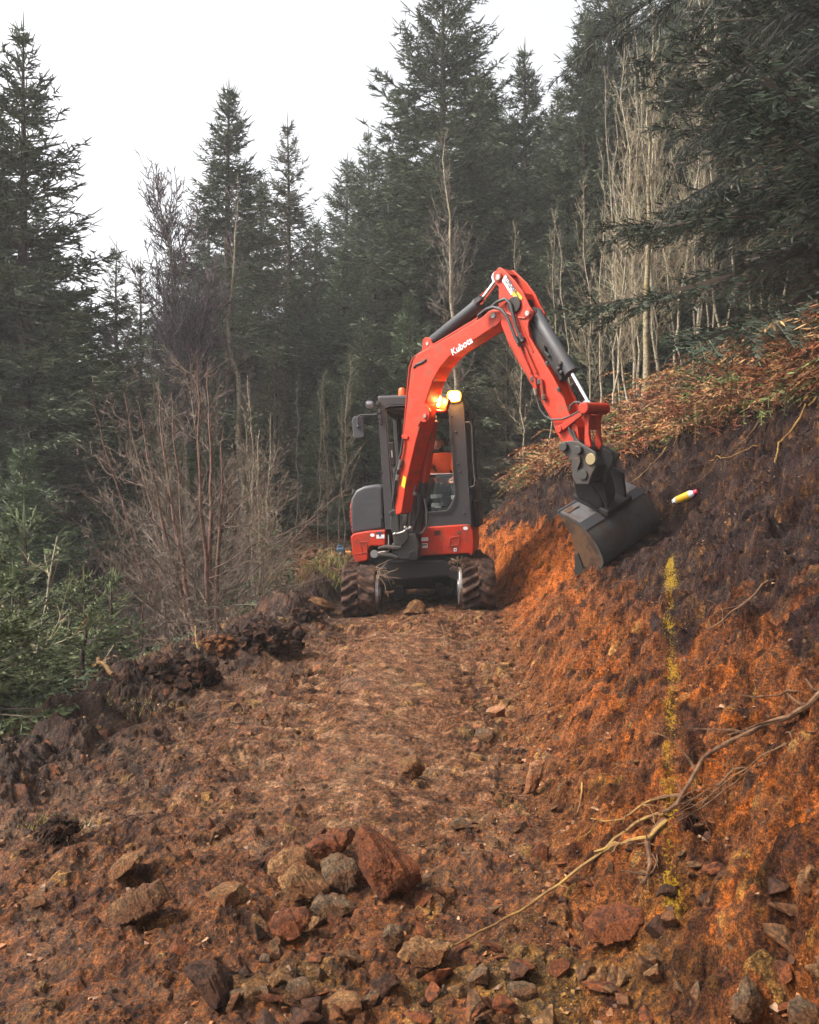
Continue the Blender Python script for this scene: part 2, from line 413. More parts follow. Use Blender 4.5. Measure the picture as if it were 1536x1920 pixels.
_a = P(1125, 1067, 8.02); _w = P(1209, 925, 8.85) - P(1100, 996, 8.05); _wl = float(np.hypot(_w[0], _w[1])); _ux, _uy = _w[0] / _wl, _w[1] / _wl
_s = ((GX - _a[0]) * _ux + (GY - _a[1]) * _uy) / _wl; _q = (GX - _a[0]) * _uy - (GY - _a[1]) * _ux      # the bucket has scraped its own seat
_cap = _a[2] + np.clip(_s, -.1, 1.15) * _w[2] + np.where(_q > 0, -_q * .25, -_q * .55) - .02
_m = sstep(-.15, .0, _s) * (1 - sstep(1.05, 1.3, _s)) * (1 - sstep(.35, .8, np.abs(_q)))
Z = Z * (1 - _m) + np.minimum(Z, _cap + n2 * .01) * _m
def ground(x, y):
    x = float(x); y = float(y); i = int(np.clip(np.searchsorted(ys, y) - 1, 0, len(ys) - 2)); ty = (y - ys[i]) / (ys[i + 1] - ys[i])
    def at(i):
        u = x / Wy[i]; j = int(np.clip(np.searchsorted(gu, u) - 1, 0, len(gu) - 2)); tx = (u - gu[j]) / (gu[j + 1] - gu[j])
        return Z[i, j] * (1 - tx) + Z[i, j + 1] * tx
    return float(at(i) * (1 - ty) + at(i + 1) * ty)
def hit(px, py, dmax=40):
    d = ray(px, py); t = 1.3
    while t < dmax:
        p = CAM + d * t
        if p[2] < ground(p[0], p[1]): return p
        t += .004 * t
    return CAM + d * dmax

# ---- colours of the soils, with the sheen of the wet bench painted into some of them
def c3(*c): return np.array(c, float)
nA = fbm(GX / .9, GY / .9, 4, 101); nB = fbm(GX / .22, GY / .22, 4, 102); nC = fbm(GX / .05, GY / .05, 3, 103); nD = fbm(GX / .11, GY / .11, 4, 104, .6)
colr = np.zeros(Z.shape + (3,)) + c3(.085, .030, .012)
def lay(m, c): 
    global colr
    m = np.clip(m, 0, 1)[..., None]; colr = colr * (1 - m) + c3(*c) * m
orange = (.185, .052, .008); brown = (.07, .03, .015); grey = (.065, .038, .027); humus = (.0095, .0042, .0028); purple = (.028, .012, .009); tan = (.27, .14, .06)
lay(smoothM * (.6 + .5 * nA), (.094, .048, .052)); lay(benchM * sstep(.1, .7, nB + .4 * nA) * .7, grey); lay(benchM * sstep(.35, .6, nD + .4 * nB) * .6 * sstep(3.2, 4.2, GY), (.14, .080, .10))  # last layer: pale pinkish patches painted in place of wet sheen
lay(benchM * (1 - sstep(.12, .5, bu + .2 * nA + .15 * nB)) * .75 * sstep(3.0, 4, GY), (.034, .016, .009)); lay(benchM * sstep(.2, .8, nA - .2 * nB) * .6, (.10, .034, .010))
frontM = 1 - sstep(2.9, 3.9, GY + .3 * nA); lay(frontM * .8 * (T < .4), (.105, .036, .009)); lay(frontM * sstep(.0, .6, nB) * .5, (.045, .018, .008))
lay(frontM * sstep(.1, .6, fbm(GX / .5, GY / .5, 3, 131) + .3 * (GX > 0)) * .8 * (GY < 2.9), (.085, .048, .018))
lay(slopeM * .95, (.098, .032, .008)); lay(slopeM * sstep(.0, .6, st + .5 * nB) * .7, orange); lay(slopeM * sstep(.1, .7, -st - .4 * nA) * .6, (.036, .012, .005))
Tdk = itp(GY, [0, 3, 5, 7, 8, 9, 10.5, 12, 15], [1.3, 1.05, .88, .75, .78, 1.2, 1.3, 1.15, .8])
dk = slopeM * sstep(-.07, .09, T - Tdk + .38 * st + .30 * nB + .32 * nA)
lay(dk * .92, humus); lay(dk * sstep(.15, .75, nB + st * .6) * .75, purple); lay(dk * sstep(.55, .9, nC + .5 * nB) * .7, (.085, .042, .028))
lay(slopeM * sstep(8.2, 9.0, GY) * (1 - dk) * .6, (.26, .072, .010))
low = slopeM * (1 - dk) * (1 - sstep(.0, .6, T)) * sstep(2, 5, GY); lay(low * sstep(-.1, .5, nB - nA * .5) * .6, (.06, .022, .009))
lay(bermM * sstep(3.2, 4.4, GY) * (.88 + .3 * nB), (.024, .010, .0065)); lay(bermM * sstep(.1, .6, nB) * .55, (.062, .022, .010))
lay(sstep(.05, .5, E) * (1 - sstep(.8, 1.4, E)) * .85, (.03, .015, .009))
lay(wildM, (.03, .018, .010)); lay(wildM * sstep(.0, .5, nB + nA) * .8, (.022, .026, .008))
lay(np.maximum(sstep(12.2, 13.2, GY), 0) * benchM * .6, (.13, .042, .012))
colr0 = colr.copy()
# facets of stone
sh = shade[..., None]; scol = np.where(sh < .45, c3(.085, .038, .015), np.where(sh < .7, c3(.145, .083, .040), np.where(sh < .9, c3(.115, .034, .010), c3(.17, .11, .07))))
bare = (stone * sstep(-.45, .25, nC * .5 + nB * .7 + (shade - .5)))[..., None] * .6
colr = colr * (1 - bare) + scol * bare
# line of yellow marking spray down the cut
lw = .028 + .010 * fbm(GY / .3, GX * 0, 2, 7); lc = .318 * GY + .03 * fbm(GY / .6, GX * 0, 2, 8) * np.sqrt(np.clip(GY, .1, 40) / 4)
yl = np.exp(-((GX - lc) / (lw * np.where(GY > 5.5, 2.0, np.clip(GY / 4.5, .5, 1.3)))) ** 4) * sstep(2.6, 2.8, GY) * (1 - sstep(6.3, 6.5, GY)) * sstep(-.1, .5, nC * 1.2 + .5 * nD - .02 + .25 * (GY > 5.5))
spray = np.exp(-((GX - lc) / (lw * 1.25 * np.where(GY > 5.5, 1.8, 1))) ** 2) * sstep(2.5, 2.75, GY) * (1 - sstep(6.3, 6.5, GY)) * (.62 + .4 * sstep(-.3, .4, nB) + .3 * (GY > 5.5))
colr = colr * np.array([1.05, .93, .36]) * (1 + slopeM * (1 - dk) * .04 + .22 * smoothM)[..., None]; colr *= np.clip(.95 + .38 * nC + .34 * nB + .50 * nD, .2, 2.6)[..., None]; blotchM = sstep(.25, .7, -nD * .7 - nA * .4) * (T < TC) * .6; lay(blotchM, (.018, .008, .0045)); colr = np.clip(colr, .004, .8)  # trodden middle brightened to stand for sheen; darker blotches follow the noise
wet = np.clip(.34 + .4 * nD + .22 * benchM + .30 * benchM * sstep(.1, .6, nA + .5 * nB), 0, 1)
pud = np.exp(-(((GX + .44) / .09) ** 2 + ((GY - 6.55) / .2) ** 2)) + .8 * np.exp(-(((GX + .33) / .06) ** 2 + ((GY - 5.6) / .1) ** 2)); wet = np.clip(wet + pud, 0, 1)

def soil_material():
    m = bpy.data.materials.new('torn red soil'); nt, b = nodes_of(m); co = objco(nt)
    a = N(nt, 'ShaderNodeAttribute', attribute_name='col'); w = N(nt, 'ShaderNodeAttribute', attribute_name='wet')
    n = noise(nt, 46, 10, .72, co); n2 = noise(nt, 150, 8, .7, co); n3_ = noise(nt, 75, 6, .65, co)
    r = ramp(nt, n.outputs[0], [(.40, (.34, .33, .34)), (.50, (.95, .95, .95)), (.60, (1.75, 1.65, 1.55))])
    r2 = ramp(nt, n2.outputs[0], [(.40, (.5, .5, .5)), (.51, (.98, .98, .98)), (.60, (1.85, 1.8, 1.75))])
    c = mix(nt, 1, a.outputs['Color'], r.outputs[0], 'MULTIPLY'); c = mix(nt, 1, c, r2.outputs[0], 'MULTIPLY')
    v = nt.nodes.new('ShaderNodeTexVoronoi'); v.inputs['Scale'].default_value = 42; nt.links.new(co, v.inputs['Vector'])
    rv = ramp(nt, v.outputs['Color'], [(.84, (0, 0, 0)), (.90, (.75, .75, .75))]); 
    rd = ramp(nt, v.outputs['Distance'], [(.25, (1, 1, 1)), (.42, (0, 0, 0))])
    fleck = mix(nt, 1, rv.outputs[0], rd.outputs[0], 'MULTIPLY')
    c = mix(nt, fleck, c, (.15, .085, .045)); sp_ = N(nt, 'ShaderNodeAttribute', attribute_name='spray'); ns = noise(nt, 95, 5, .75, co)
    q_ = nt.nodes.new('ShaderNodeMath'); q_.operation = 'MULTIPLY_ADD'; nt.links.new(sp_.outputs['Fac'], q_.inputs[0]); q_.inputs[1].default_value = .20; nt.links.new(ns.outputs[0], q_.inputs[2])
    rq = nt.nodes.new('ShaderNodeMapRange'); nt.links.new(q_.outputs[0], rq.inputs[0]); rq.inputs[1].default_value = .66; rq.inputs[2].default_value = .71; rq.inputs[3].default_value = 0; rq.inputs[4].default_value = .7
    c = mix(nt, rq.outputs[0], c, (.34, .21, .010)); nt.links.new(c, b.inputs['Base Color'])
    mr = nt.nodes.new('ShaderNodeMapRange'); nt.links.new(w.outputs['Fac'], mr.inputs[0]); mr.inputs[3].default_value = .95; mr.inputs[4].default_value = .38
    ad = nt.nodes.new('ShaderNodeMath'); ad.operation = 'MULTIPLY_ADD'; nt.links.new(n3_.outputs[0], ad.inputs[0]); ad.inputs[1].default_value = -1.6; nt.links.new(mr.outputs[0], ad.inputs[2])
    ad.use_clamp = True; ad2 = nt.nodes.new('ShaderNodeMath'); ad2.operation = 'ADD'; nt.links.new(ad.outputs[0], ad2.inputs[0]); ad2.inputs[1].default_value = .80; mm_ = nt.nodes.new('ShaderNodeMapRange'); nt.links.new(n3_.outputs[0], mm_.inputs[0]); mm_.inputs[1].default_value = .43; mm_.inputs[2].default_value = .57; mm_.inputs[3].default_value = .95; mm_.inputs[4].default_value = .40; mx_ = nt.nodes.new('ShaderNodeMath'); mx_.operation = 'MULTIPLY'; nt.links.new(mr.outputs[0], mx_.inputs[0]); mx_.inputs[1].default_value = .5; av_ = nt.nodes.new('ShaderNodeMath'); av_.operation = 'MULTIPLY_ADD'; nt.links.new(mm_.outputs[0], av_.inputs[0]); av_.inputs[1].default_value = .6; nt.links.new(mx_.outputs[0], av_.inputs[2]); nt.links.new(av_.outputs[0], b.inputs['Roughness']); sm_ = nt.nodes.new('ShaderNodeMath'); sm_.operation = 'MULTIPLY_ADD'; nt.links.new(w.outputs['Fac'], sm_.inputs[0]); sm_.inputs[1].default_value = .35; sm_.inputs[2].default_value = .08; nt.links.new(sm_.outputs[0], b.inputs['Specular IOR Level'])
    hm = nt.nodes.new('ShaderNodeMath'); hm.operation = 'MULTIPLY_ADD'; nt.links.new(n2.outputs[0], hm.inputs[0]); hm.inputs[1].default_value = .35; nt.links.new(n.outputs[0], hm.inputs[2])
    bump(nt, b, hm.outputs[0], 1.0, .03)
    return m
M['soil'] = soil_material()
Dn = np.clip(Z - base(GX, GY), -.10, .10) * slopeM * .35
V = np.stack([GX - Dn, GY, Z], -1).reshape(-1, 3)
nr, nc = GX.shape; idx = np.arange(nr * nc).reshape(nr, nc)
F = np.stack([idx[:-1, :-1], idx[:-1, 1:], idx[1:, 1:], idx[1:, :-1]], -1).reshape(-1, 4)
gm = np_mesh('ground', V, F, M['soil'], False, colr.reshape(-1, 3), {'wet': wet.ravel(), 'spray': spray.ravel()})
g = tag(link('ground', gm), kind='structure')
g['label'] = 'freshly cut red soil bench and slope'
del V, F
# ------------------------------------------------------------------ the excavator
EX0 = np.array([.10, 10.9, .2])
EXL = empty('mini_excavator', tuple(EX0), 'orange red tracked mini excavator with charcoal cab reaching its boom over the bank', 'excavator')
YAW = R(8)
EV = np.array([math.sin(YAW), math.cos(YAW), 0.])      # into the machine, away from the camera
EX = np.array([math.cos(YAW), -math.sin(YAW), 0.])
F0 = np.array([0, 10.3, 1.])
def PF(px, py, off=0): return PP(px, py, F0 + EV * off, EV)
def PFs(pts, off=0): return [PF(a, b, off) for a, b in pts]
def part(mb, name, mat, parent=EXL, **k): return mb.build(name, mat, parent, **k)
UPV = np.array([-math.sin(R(4.4)), 0, math.cos(R(4.4))])

# --- undercarriage
def belt_profile(cy, z0, L=2.25, H=.54):
    pts = []; r = H / 2
    for k in range(13): a = -math.pi / 2 - math.pi * k / 12; pts.append((cy - L / 2 + r + r * math.cos(a), z0 + r + r * math.sin(a)))
    for k in range(13): a = math.pi / 2 - math.pi * k / 12; pts.append((cy + L / 2 - r + r * math.cos(a), z0 + r + r * math.sin(a)))
    return pts
def resample(pts, n):
    p = np.array(pts + [pts[0]]); d = np.concatenate([[0], np.cumsum(np.hypot(*np.diff(p, axis=0).T))]); s = np.linspace(0, d[-1], n + 1)[:-1]
    return np.stack([np.interp(s, d, p[:, 0]), np.interp(s, d, p[:, 1])], 1)
for side, (xc, z0, w) in enumerate(((-.605, .135, .40), (.835, .235, .40))):
    cy = 10.93
    NB = 360; NX = 26
    pr = resample(belt_profile(cy, z0), NB); tg = np.roll(pr, -1, 0) - np.roll(pr, 1, 0); tg /= np.linalg.norm(tg, axis=1)[:, None]
    nm = np.stack([-tg[:, 1], tg[:, 0]], 1); ctr = np.array([cy, z0 + .27]); 
    if np.mean(np.sum(nm * (pr - ctr), 1)) < 0: nm = -nm
    per = 5.4; xs = np.linspace(-w / 2, w / 2, NX)
    s = np.arange(NB) / NB * per; S, X = np.meshgrid(s, xs, indexing='ij')
    lug = np.sin(2 * math.pi * (S + np.abs(X) * .55 * np.where(X > 0, 1, 1)) / (per / 46) + (X > 0) * 2.2)
    h = .045 * sstep(-.15, .35, lug) * (1 - sstep(.85, 1.0, np.abs(X) / (w / 2)) * .5)
    mudn = fbm(S / .12 + side * 9, X / .12, 4, 55 + side); mudf = sstep(-.3, .5, fbm(S / .35 + side * 5, X / .3, 3, 57 + side))
    h = h * (1 - .6 * mudf) + .038 * mudf + mudn * .018 + np.abs(fbm(S / .05, X / .05, 3, 58)) * .008
    Vt = np.zeros((NB, NX, 3)); Vt[..., 0] = xc + X; Vt[..., 1] = pr[:, None, 0] + nm[:, None, 0] * h; Vt[..., 2] = pr[:, None, 1] + nm[:, None, 1] * h
    Vi = np.zeros((NB, 2, 3))
    for q, xx in enumerate((w / 2, -w / 2)): Vi[:, q, 0] = xc + xx; Vi[:, q, 1] = pr[:, 0] - nm[:, 0] * .035; Vi[:, q, 2] = pr[:, 1] - nm[:, 1] * .035
    VV = np.concatenate([Vt, Vi], 1)                       # ring of NX + 2
    VV[..., 0] += (VV[..., 2] - z0) * -.02
    id_ = np.arange(NB * (NX + 2)).reshape(NB, NX + 2); a = id_; b2 = np.roll(id_, -1, 0)
    Fq = np.stack([a, np.roll(a, -1, 1), np.roll(b2, -1, 1), b2], -1).reshape(-1, 4)
    tb = link('track', np_mesh('track', VV.reshape(-1, 3) - EX0, Fq, M['track'], True), EXL)
    # wheels inside the belt and the track frame
    sx = 1 if side == 0 else -1; xi = xc + sx * (w / 2 - .02)
    mb = MB(); mb.cyl((xi - .06, cy - .86, z0 + .27), (xi + .055, cy - .86, z0 + .27), .232, 28); mb.cyl((xi - .07, cy - .86, z0 + .27), (xi + .075, cy - .86, z0 + .27), .09, 16)
    part(mb, 'idler_wheel', M['steel'], tb, bevel=.008)
    mb = MB(); mb.cyl((xi - .06, cy + .86, z0 + .27), (xi + .055, cy + .86, z0 + .27), .22, 24); part(mb, 'drive_sprocket', M['black'], tb)
    mb = MB(); mb.box((xi + sx * .0, cy, z0 + .27), (.16, 1.25, .26))
    for q in range(4): mb.cyl((xi - .05, cy - .5 + q * .33, z0 + .11), (xi + .05, cy - .5 + q * .33, z0 + .11), .085, 14)
    part(mb, 'track_frame', M['black'], tb, bevel=.01, split=True)
def zroll(x, z): return z + (x - .1) * math.tan(R(4.4))
mb = MB()
cf = [(724, 1056), (780, 1053), (834, 1050), (850, 1061), (866, 1071), (868, 1098), (858, 1092), (836, 1079), (780, 1085), (741, 1088), (724, 1090), (711, 1103), (698, 1112), (697, 1084), (707, 1070)]
mb.prism([P(a, b, 10.15) for a, b in cf], (0, 1.2, 0))
part(mb, 'cross_frame', M['black'], bevel=.012)
mb = MB(); c = P(786, 1046, 10.75); mb.cyl(c - UPV * .06, c + UPV * .05, .36, 32); part(mb, 'slew_ring', M['black'])
# dozer blade, lowered on the far side
mb = MB(); bl = [(12.35, .36), (12.28, .15), (12.33, .02), (12.42, -.12)]
sec = [(y, z + .22) for y, z in bl] + [(y + .03, z + .22) for y, z in bl[::-1]]
mb.prism([(-.78, y, z + zroll(-.78, 0)) for y, z in sec], (1.75, 0, 1.75 * math.tan(R(4.4))))
for xx in (-.2, .38): mb.prism([(xx, 10.6, .42 + xx * .07), (xx, 12.3, .28 + xx * .07), (xx, 12.3, .16 + xx * .07), (xx, 10.6, .28 + xx * .07)], (.1, 0, 0))
part(mb, 'dozer_blade', M['black'], bevel=.008)

# --- upper body
mb = MB(); mb.prism(PFs([(667, 1048), (690, 1044), (722, 1043), (782, 1040), (884, 1034), (884, 1042), (870, 1050), (690, 1064), (669, 1062)], .12), EV * 1.5); part(mb, 'revolving_frame', M['black'], bevel=.01)
pr_r = part(MB().prism(PFs([(776, 990), (786, 989), (875, 983), (882, 986), (887, 997), (888.5, 1018), (888, 1034), (885, 1043), (880, 1038), (782, 1042.5), (775, 1043)]), EV * 1.25), 'front_panel', M['red'], bevel=.018, seg=3)
EU = np.cross(EX, -EV); EU = EU / np.linalg.norm(EU)
def decal(pts, off, mat, name, parent): 
    return MB().prism(PFs(pts, off), -EV * .003).build(name, mat, parent)
mbg = MB()
for q in range(4): mbg.prism(PFs([(814, 995 + q * 2.5), (825, 994.3 + q * 2.5), (825, 995.6 + q * 2.5), (814, 996.3 + q * 2.5)], -.001), -EV * .006)
part(mbg, 'vent_slots', M['black'], pr_r)
def rect(x0, y0, x1, y1): return [(x0, y0), (x1, y0 - (x1 - x0) * .05), (x1, y1 - (x1 - x0) * .05), (x0, y1)]
decal(rect(787, 1008, 803, 1015), -.001, M['white'], 'sticker', pr_r); decal(rect(785, 1019.5, 802, 1028), -.001, M['white'], 'sticker', pr_r)
decal(rect(786.5, 1021, 800.5, 1023.5), -.005, M['ink'], 'sticker_print', pr_r); decal(rect(786.5, 1025, 793, 1026.8), -.005, M['ink'], 'sticker_print', pr_r)
decal(rect(851, 1028, 856.5, 1034), -.001, M['white'], 'sticker', pr_r); decal(rect(852.5, 1029.5, 855, 1032), -.005, M['ink'], 'sticker_print', pr_r)
def oval(cx, cy_, rx, ry, n=14): return [(cx + rx * math.cos(6.283 * k / n), cy_ + ry * math.sin(6.283 * k / n)) for k in range(n)]
decal(oval(873, 990.5, 4.6, 3.3), -.001, M['white'], 'reflector', pr_r)
decal(oval(861, 998, 2.8, 3), -.001, M['black'], 'key_lock', pr_r); decal(oval(861, 998, 1.5, 1.6), -.006, M['steel'], 'key_lock', pr_r)
rb = MB()
for a_, b_ in (((844, 1009), (863, 1005)), ((863, 1005), (860, 1022)), ((860, 1022), (842, 1024)), ((842, 1024), (845, 1009))):
    rb.tube([PF(*a_, -.002), PF(*b_, -.002)], .008, 6)
part(rb, 'handle_recess', M['red2'], pr_r)
pl_r = part(MB().prism(PFs([(657, 1006), (664, 1000), (690, 995.5), (723, 993), (723, 1024), (696, 1024), (690, 1029), (690, 1051), (667, 1056), (661, 1041)]), EV * 1.35), 'side_panel', M['red'], bevel=.02, seg=3)
decal(oval(698.5, 1003.5, 4.2, 3.2), -.001, M['white'], 'reflector', pl_r); decal(rect(706, 1003, 721, 1010), -.001, M['white'], 'sticker', pl_r)
decal(rect(705, 998, 716, 1001), -.003, M['ink'], 'sticker_print', pl_r); decal(rect(711, 1001, 714, 1006), -.005, M['ink'], 'sticker_print', pl_r)
rb = MB()
for a_, b_ in (((674, 1017), (688, 1016)), ((688, 1016), (688, 1034)), ((674, 1017), (680, 1036)), ((680, 1036), (689, 1036))): rb.tube([PF(*a_, -.002), PF(*b_, -.002)], .007, 6)
rb.tube([PF(662, 1040, -.001), PF(690, 1036, -.001)], .006, 6)
part(rb, 'handle_recess', M['red2'], pl_r)
# engine hood: lofted with a rolled front and top edge
hp = [(665, 1001), (661, 950), (663, 934), (672, 918), (687, 911), (712, 907), (722, 911), (724, 992)]
hb = MB(); cx_, cy_ = 694, 1002; rings = []
for off, sc_ in ((.05, .93), (.07, .965), (.12, .99), (.22, 1.0), (1.1, 1.0), (1.3, .93), (1.42, .75)):
    q3 = PFs(hp, .22); c0 = PF(cx_, 960, .22); rings.append([c0 + (p - c0) * np.array([sc_, sc_, sc_]) + EV * (off - .22) for p in q3])
n_ = len(hp)
vs = [p for r_ in rings for p in r_]; fs = [(i * n_ + k, i * n_ + (k + 1) % n_, (i + 1) * n_ + (k + 1) % n_, (i + 1) * n_ + k) for i in range(len(rings) - 1) for k in range(n_)]
fs += [tuple(range(n_ - 1, -1, -1)), tuple((len(rings) - 1) * n_ + k for k in range(n_))]
hb.add(vs, fs); hood = part(hb, 'engine_hood', M['char'], bevel=.03, seg=3, smooth=True)
hb = MB(); hb.prism(PFs([(655.5, 950), (660, 931), (668, 925), (672, 1000), (660, 1003), (655, 965)], .5), EV * .85); part(hb, 'rear_side_panel', M['red'], bevel=.03, seg=3)
hb = MB()
for q in range(5): hb.prism(PFs([(656, 955 + 9 * q), (660, 949 + 9 * q), (660, 952 + 9 * q), (656, 958 + 9 * q)], .497), -EV * .004)
part(hb, 'vent_slots', M['ink'], hood)
hb = MB(); hb.tube(PFs([(672, 925), (664, 919), (663, 926)], .4), .018, 8); part(hb, 'grab_handle', M['cabgrey'], hood)
# counterweight behind
cwt = MB(); ring = []
for k in range(15):
    a = -.25 + (math.pi + .5) * k / 14; ring.append(np.array([math.cos(a) * .80, .55 + math.sin(a) * .42]))
cb = PF(772, 1045, .9)
cwt.prism([cb + EX * p[0] + EV * p[1] for p in ring], UPV * .55); part(cwt, 'counterweight', M['red'], bevel=.03, seg=3)

# --- cab
cabo = empty('cab', (0, 0, 0), None, None); cabo.parent = EXL; 
def ringface(outer, inner, off, th):
    o3 = PFs(outer, off); i3 = PFs(inner, off); n = len(outer); assert len(inner) == n
    vs = o3 + i3 + [p + EV * th for p in o3] + [p + EV * th for p in i3]; fs = []
    for k in range(n):
        j = (k + 1) % n
        fs += [(k, j, n + j, n + k), (2 * n + j, 2 * n + k, 3 * n + k, 3 * n + j), (j, k, 2 * n + k, 2 * n + j), (n + k, n + j, 3 * n + j, 3 * n + k)]
    return vs, fs
co_ = [(705.5, 757), (710, 748), (725, 745.5), (763, 746), (815, 743), (858, 744), (868, 750), (871, 775), (877, 875), (884, 986), (822, 989), (722.5, 993), (716, 885), (709, 775)]
ci_ = [(721, 768), (723, 762), (729, 759), (765, 758), (815, 756), (835, 755), (840, 758), (842.5, 775), (849, 875), (852, 930), (838, 958), (737.5, 968), (730.5, 885), (723, 775)]
mb = MB(); vs, fs = ringface(co_, ci_, .02, .09); mb.add(vs, fs)
for px_, py_ in ((737, 885), (716, 970), (855, 810), (859, 870), (862, 884), (870, 962), (847, 780)): mb.ball(PF(px_ + (-21 if px_ == 737 else 0), py_, .018), .014, nu=8, nv=6)
frame = part(mb, 'cab_frame', M['cabgrey'], bevel=.012)
mb = MB(); mb.tube([PF(*q, .008) for q in [(724, 764), (730, 761), (765, 760), (815, 758), (836, 757.5)]], .006, 6); mb.tube([PF(*q, .008) for q in [(724, 768), (733.5, 885), (740, 965)]], .006, 6); mb.tube([PF(*q, .008) for q in [(841, 762), (850.5, 880), (853.5, 929), (848, 945), (839, 957), (800, 961.5), (742, 966)]], .007, 6)
part(mb, 'window_seal', M['hose'], frame, split=True)
mb = MB()
for q in ((709, 756), (712.5, 772), (713, 783), (714, 792)): mb.box(PF(*q, .0), (.035, .05, .045), (EX, EV, UPV))
part(mb, 'mirror_bracket', M['cabgrey'], frame, bevel=.006, split=True)
# rear frame, roof, posts, side door window frame
back = 1.28
def shiftback(pts, off): 
    return [PF(a, b, .02) + EV * off for a, b in pts]
def ring3(mb, outer3, inner3, vec):
    n = len(outer3); vec = np.asarray(vec); vs = outer3 + inner3 + [p + vec for p in outer3] + [p + vec for p in inner3]; fs = []
    for k in range(n):
        j = (k + 1) % n
        fs += [(k, j, n + j, n + k), (2 * n + j, 2 * n + k, 3 * n + k, 3 * n + j), (j, k, 2 * n + k, 2 * n + j), (n + k, n + j, 3 * n + j, 3 * n + k)]
    mb.add(vs, fs)
ro = [(707, 752), (868, 748), (884, 986), (722.5, 993)]; ri = [(722, 768), (855, 765), (864, 905), (731, 910)]
mb = MB(); ring3(mb, shiftback(ro, back), shiftback(ri, back), EV * .07); part(mb, 'rear_frame', M['cabgrey'], frame, bevel=.01)
mb = MB(); r4 = [PF(708, 752, .02), PF(869, 749, .02)]; up = UPV * .07
q4 = [r4[0], r4[1], r4[1] + EV * 1.37, r4[0] + EV * 1.37]; mb.prism([p + UPV * .0 for p in q4], up); part(mb, 'cab_roof', M['char'], bevel=.03, seg=3)
# right (door) side: posts and rails in the side plane
def side(px, py, off): return PF(px, py, .02) + EV * off
sr = lambda f: side(869 + 15 * f, 752 + 233 * f, 0)     # f: 0 top .. 1 bottom of the right front post
def S(f, off, out=0): return sr(f) + EV * off + EX * out
mb = MB()
ring3(mb, [S(0, .06), S(0, back), S(1, back), S(1, .06)], [S(.06, .12), S(.06, .58), S(.74, .62), S(.86, .12)], -EX * .05)
door = part(mb, 'cab_door', M['cabgrey'], bevel=.01)
mb = MB(); ring3(mb, [S(.02, .60, .012), S(.02, back, .012), S(.88, back, .012), S(.88, .60, .012)], [S(.08, .70, .012), S(.08, back - .1, .012), S(.62, back - .1, .012), S(.62, .70, .012)], EX * .035); part(mb, 'door_frame', M['cabgrey'], door, bevel=.008)
mb = MB(); mb.prism([S(.80, .25, .015), S(.80, 1.2, .015), S(1.02, 1.2, .015), S(1.02, .3, .015)], EX * .07); part(mb, 'lower_door_cover', M['black'], door, bevel=.012)
mb = MB(); mb.tube([S(.17, .02, 0), S(.17, .0, .06), S(.2, .0, .085), S(.55, .0, .075), S(.63, .0, .085), S(.68, .01, .07), S(.70, .02, 0)], .012, 8); part(mb, 'hand_rail', M['cabgrey'], frame, smooth=True)
mb = MB(); mb.prism([S(.06, .12, -.02), S(.06, .58, -.02), S(.74, .62, -.02), S(.86, .12, -.02)], -EX * .005); part(mb, 'door_glass', M['glass'], door)
# left side frame
sl_ = lambda f: side(708 + 14 * f, 752 + 240 * f, 0)
mb = MB(); Lf = lambda f, off: sl_(f) + EV * off
ring3(mb, [Lf(0, .06), Lf(0, back), Lf(1, back), Lf(1, .06)], [Lf(.07, .14), Lf(.07, back - .1), Lf(.62, back - .1), Lf(.62, .14)], EX * .05); part(mb, 'cab_side', M['cabgrey'], frame, bevel=.01)
# windshield: the upper pane is slid up under the roof, the lower pane stays
mb = MB(); g4 = [(802, 892), (805, 889.5), (851, 888), (852.5, 925), (845, 945), (836, 957.5), (800, 961), (798, 925)]
mb.prism(PFs(g4, .07), EV * .006); part(mb, 'lower_windshield', M['glass'])
mb = MB(); mb.tube([PF(*q, .065) for q in [(798, 925), (802, 893), (805, 889.5), (851, 888)]], .007, 6); mb.box(PF(821, 951, .06), (.075, .03, .018)); part(mb, 'pane_edge', M['steel'], split=True)
mb = MB(); a0, a1 = PF(724, 766, .16), PF(853, 763, .16); mb.prism([a0, a1, a1 + EV * .75 + UPV * .02, a0 + EV * .75 + UPV * .02], -UPV * .02); part(mb, 'raised_windshield', M['hose'])
# cab inside
mb = MB(); fl = [PF(733, 985, .12), PF(875, 980, .12)]; mb.prism([fl[0], fl[1], fl[1] + EV * 1.2, fl[0] + EV * 1.2], UPV * .03); part(mb, 'cab_floor', M['black'])
mb = MB(); sc0 = PF(825, 940, .62)
mb.box(sc0 + EV * .2, (.48, .46, .13), (EX, EV, UPV)); mb.box(sc0 + EV * .43 + UPV * .36, (.46, .12, .66), (EX, EV, UPV)); mb.box(sc0 + EV * .2 - UPV * .15, (.4, .4, .2), (EX, EV, UPV)); part(mb, 'seat', M['black'], bevel=.04, seg=3)
mb = MB(); mb.box(PF(733, 851, .35), (.11, .05, .30), (EX, EV, UPV)); mb.box(PF(744, 905, .5), (.16, .5, .3), (EX, EV, UPV)); con = part(mb, 'side_console', M['black'], bevel=.015)
mb = MB(); mb.box(PF(735, 851, .315), (.014, .01, .09), (EX, EV, UPV)); mb.box(PF(741, 882, .2), (.05, .04, .06), (EX, EV, UPV)); part(mb, 'control_box', M['reflect'], con, split=True)
mb = MB(); mb.tube([PF(800, 905, .45), PF(798, 888, .42), PF(806, 878, .4)], .014, 8); mb.ball(PF(806, 876, .4), .025); mb.box(PF(812, 893, .5), (.5, .2, .04), (EX, EV, UPV)); part(mb, 'control_lever', M['black'], split=True)
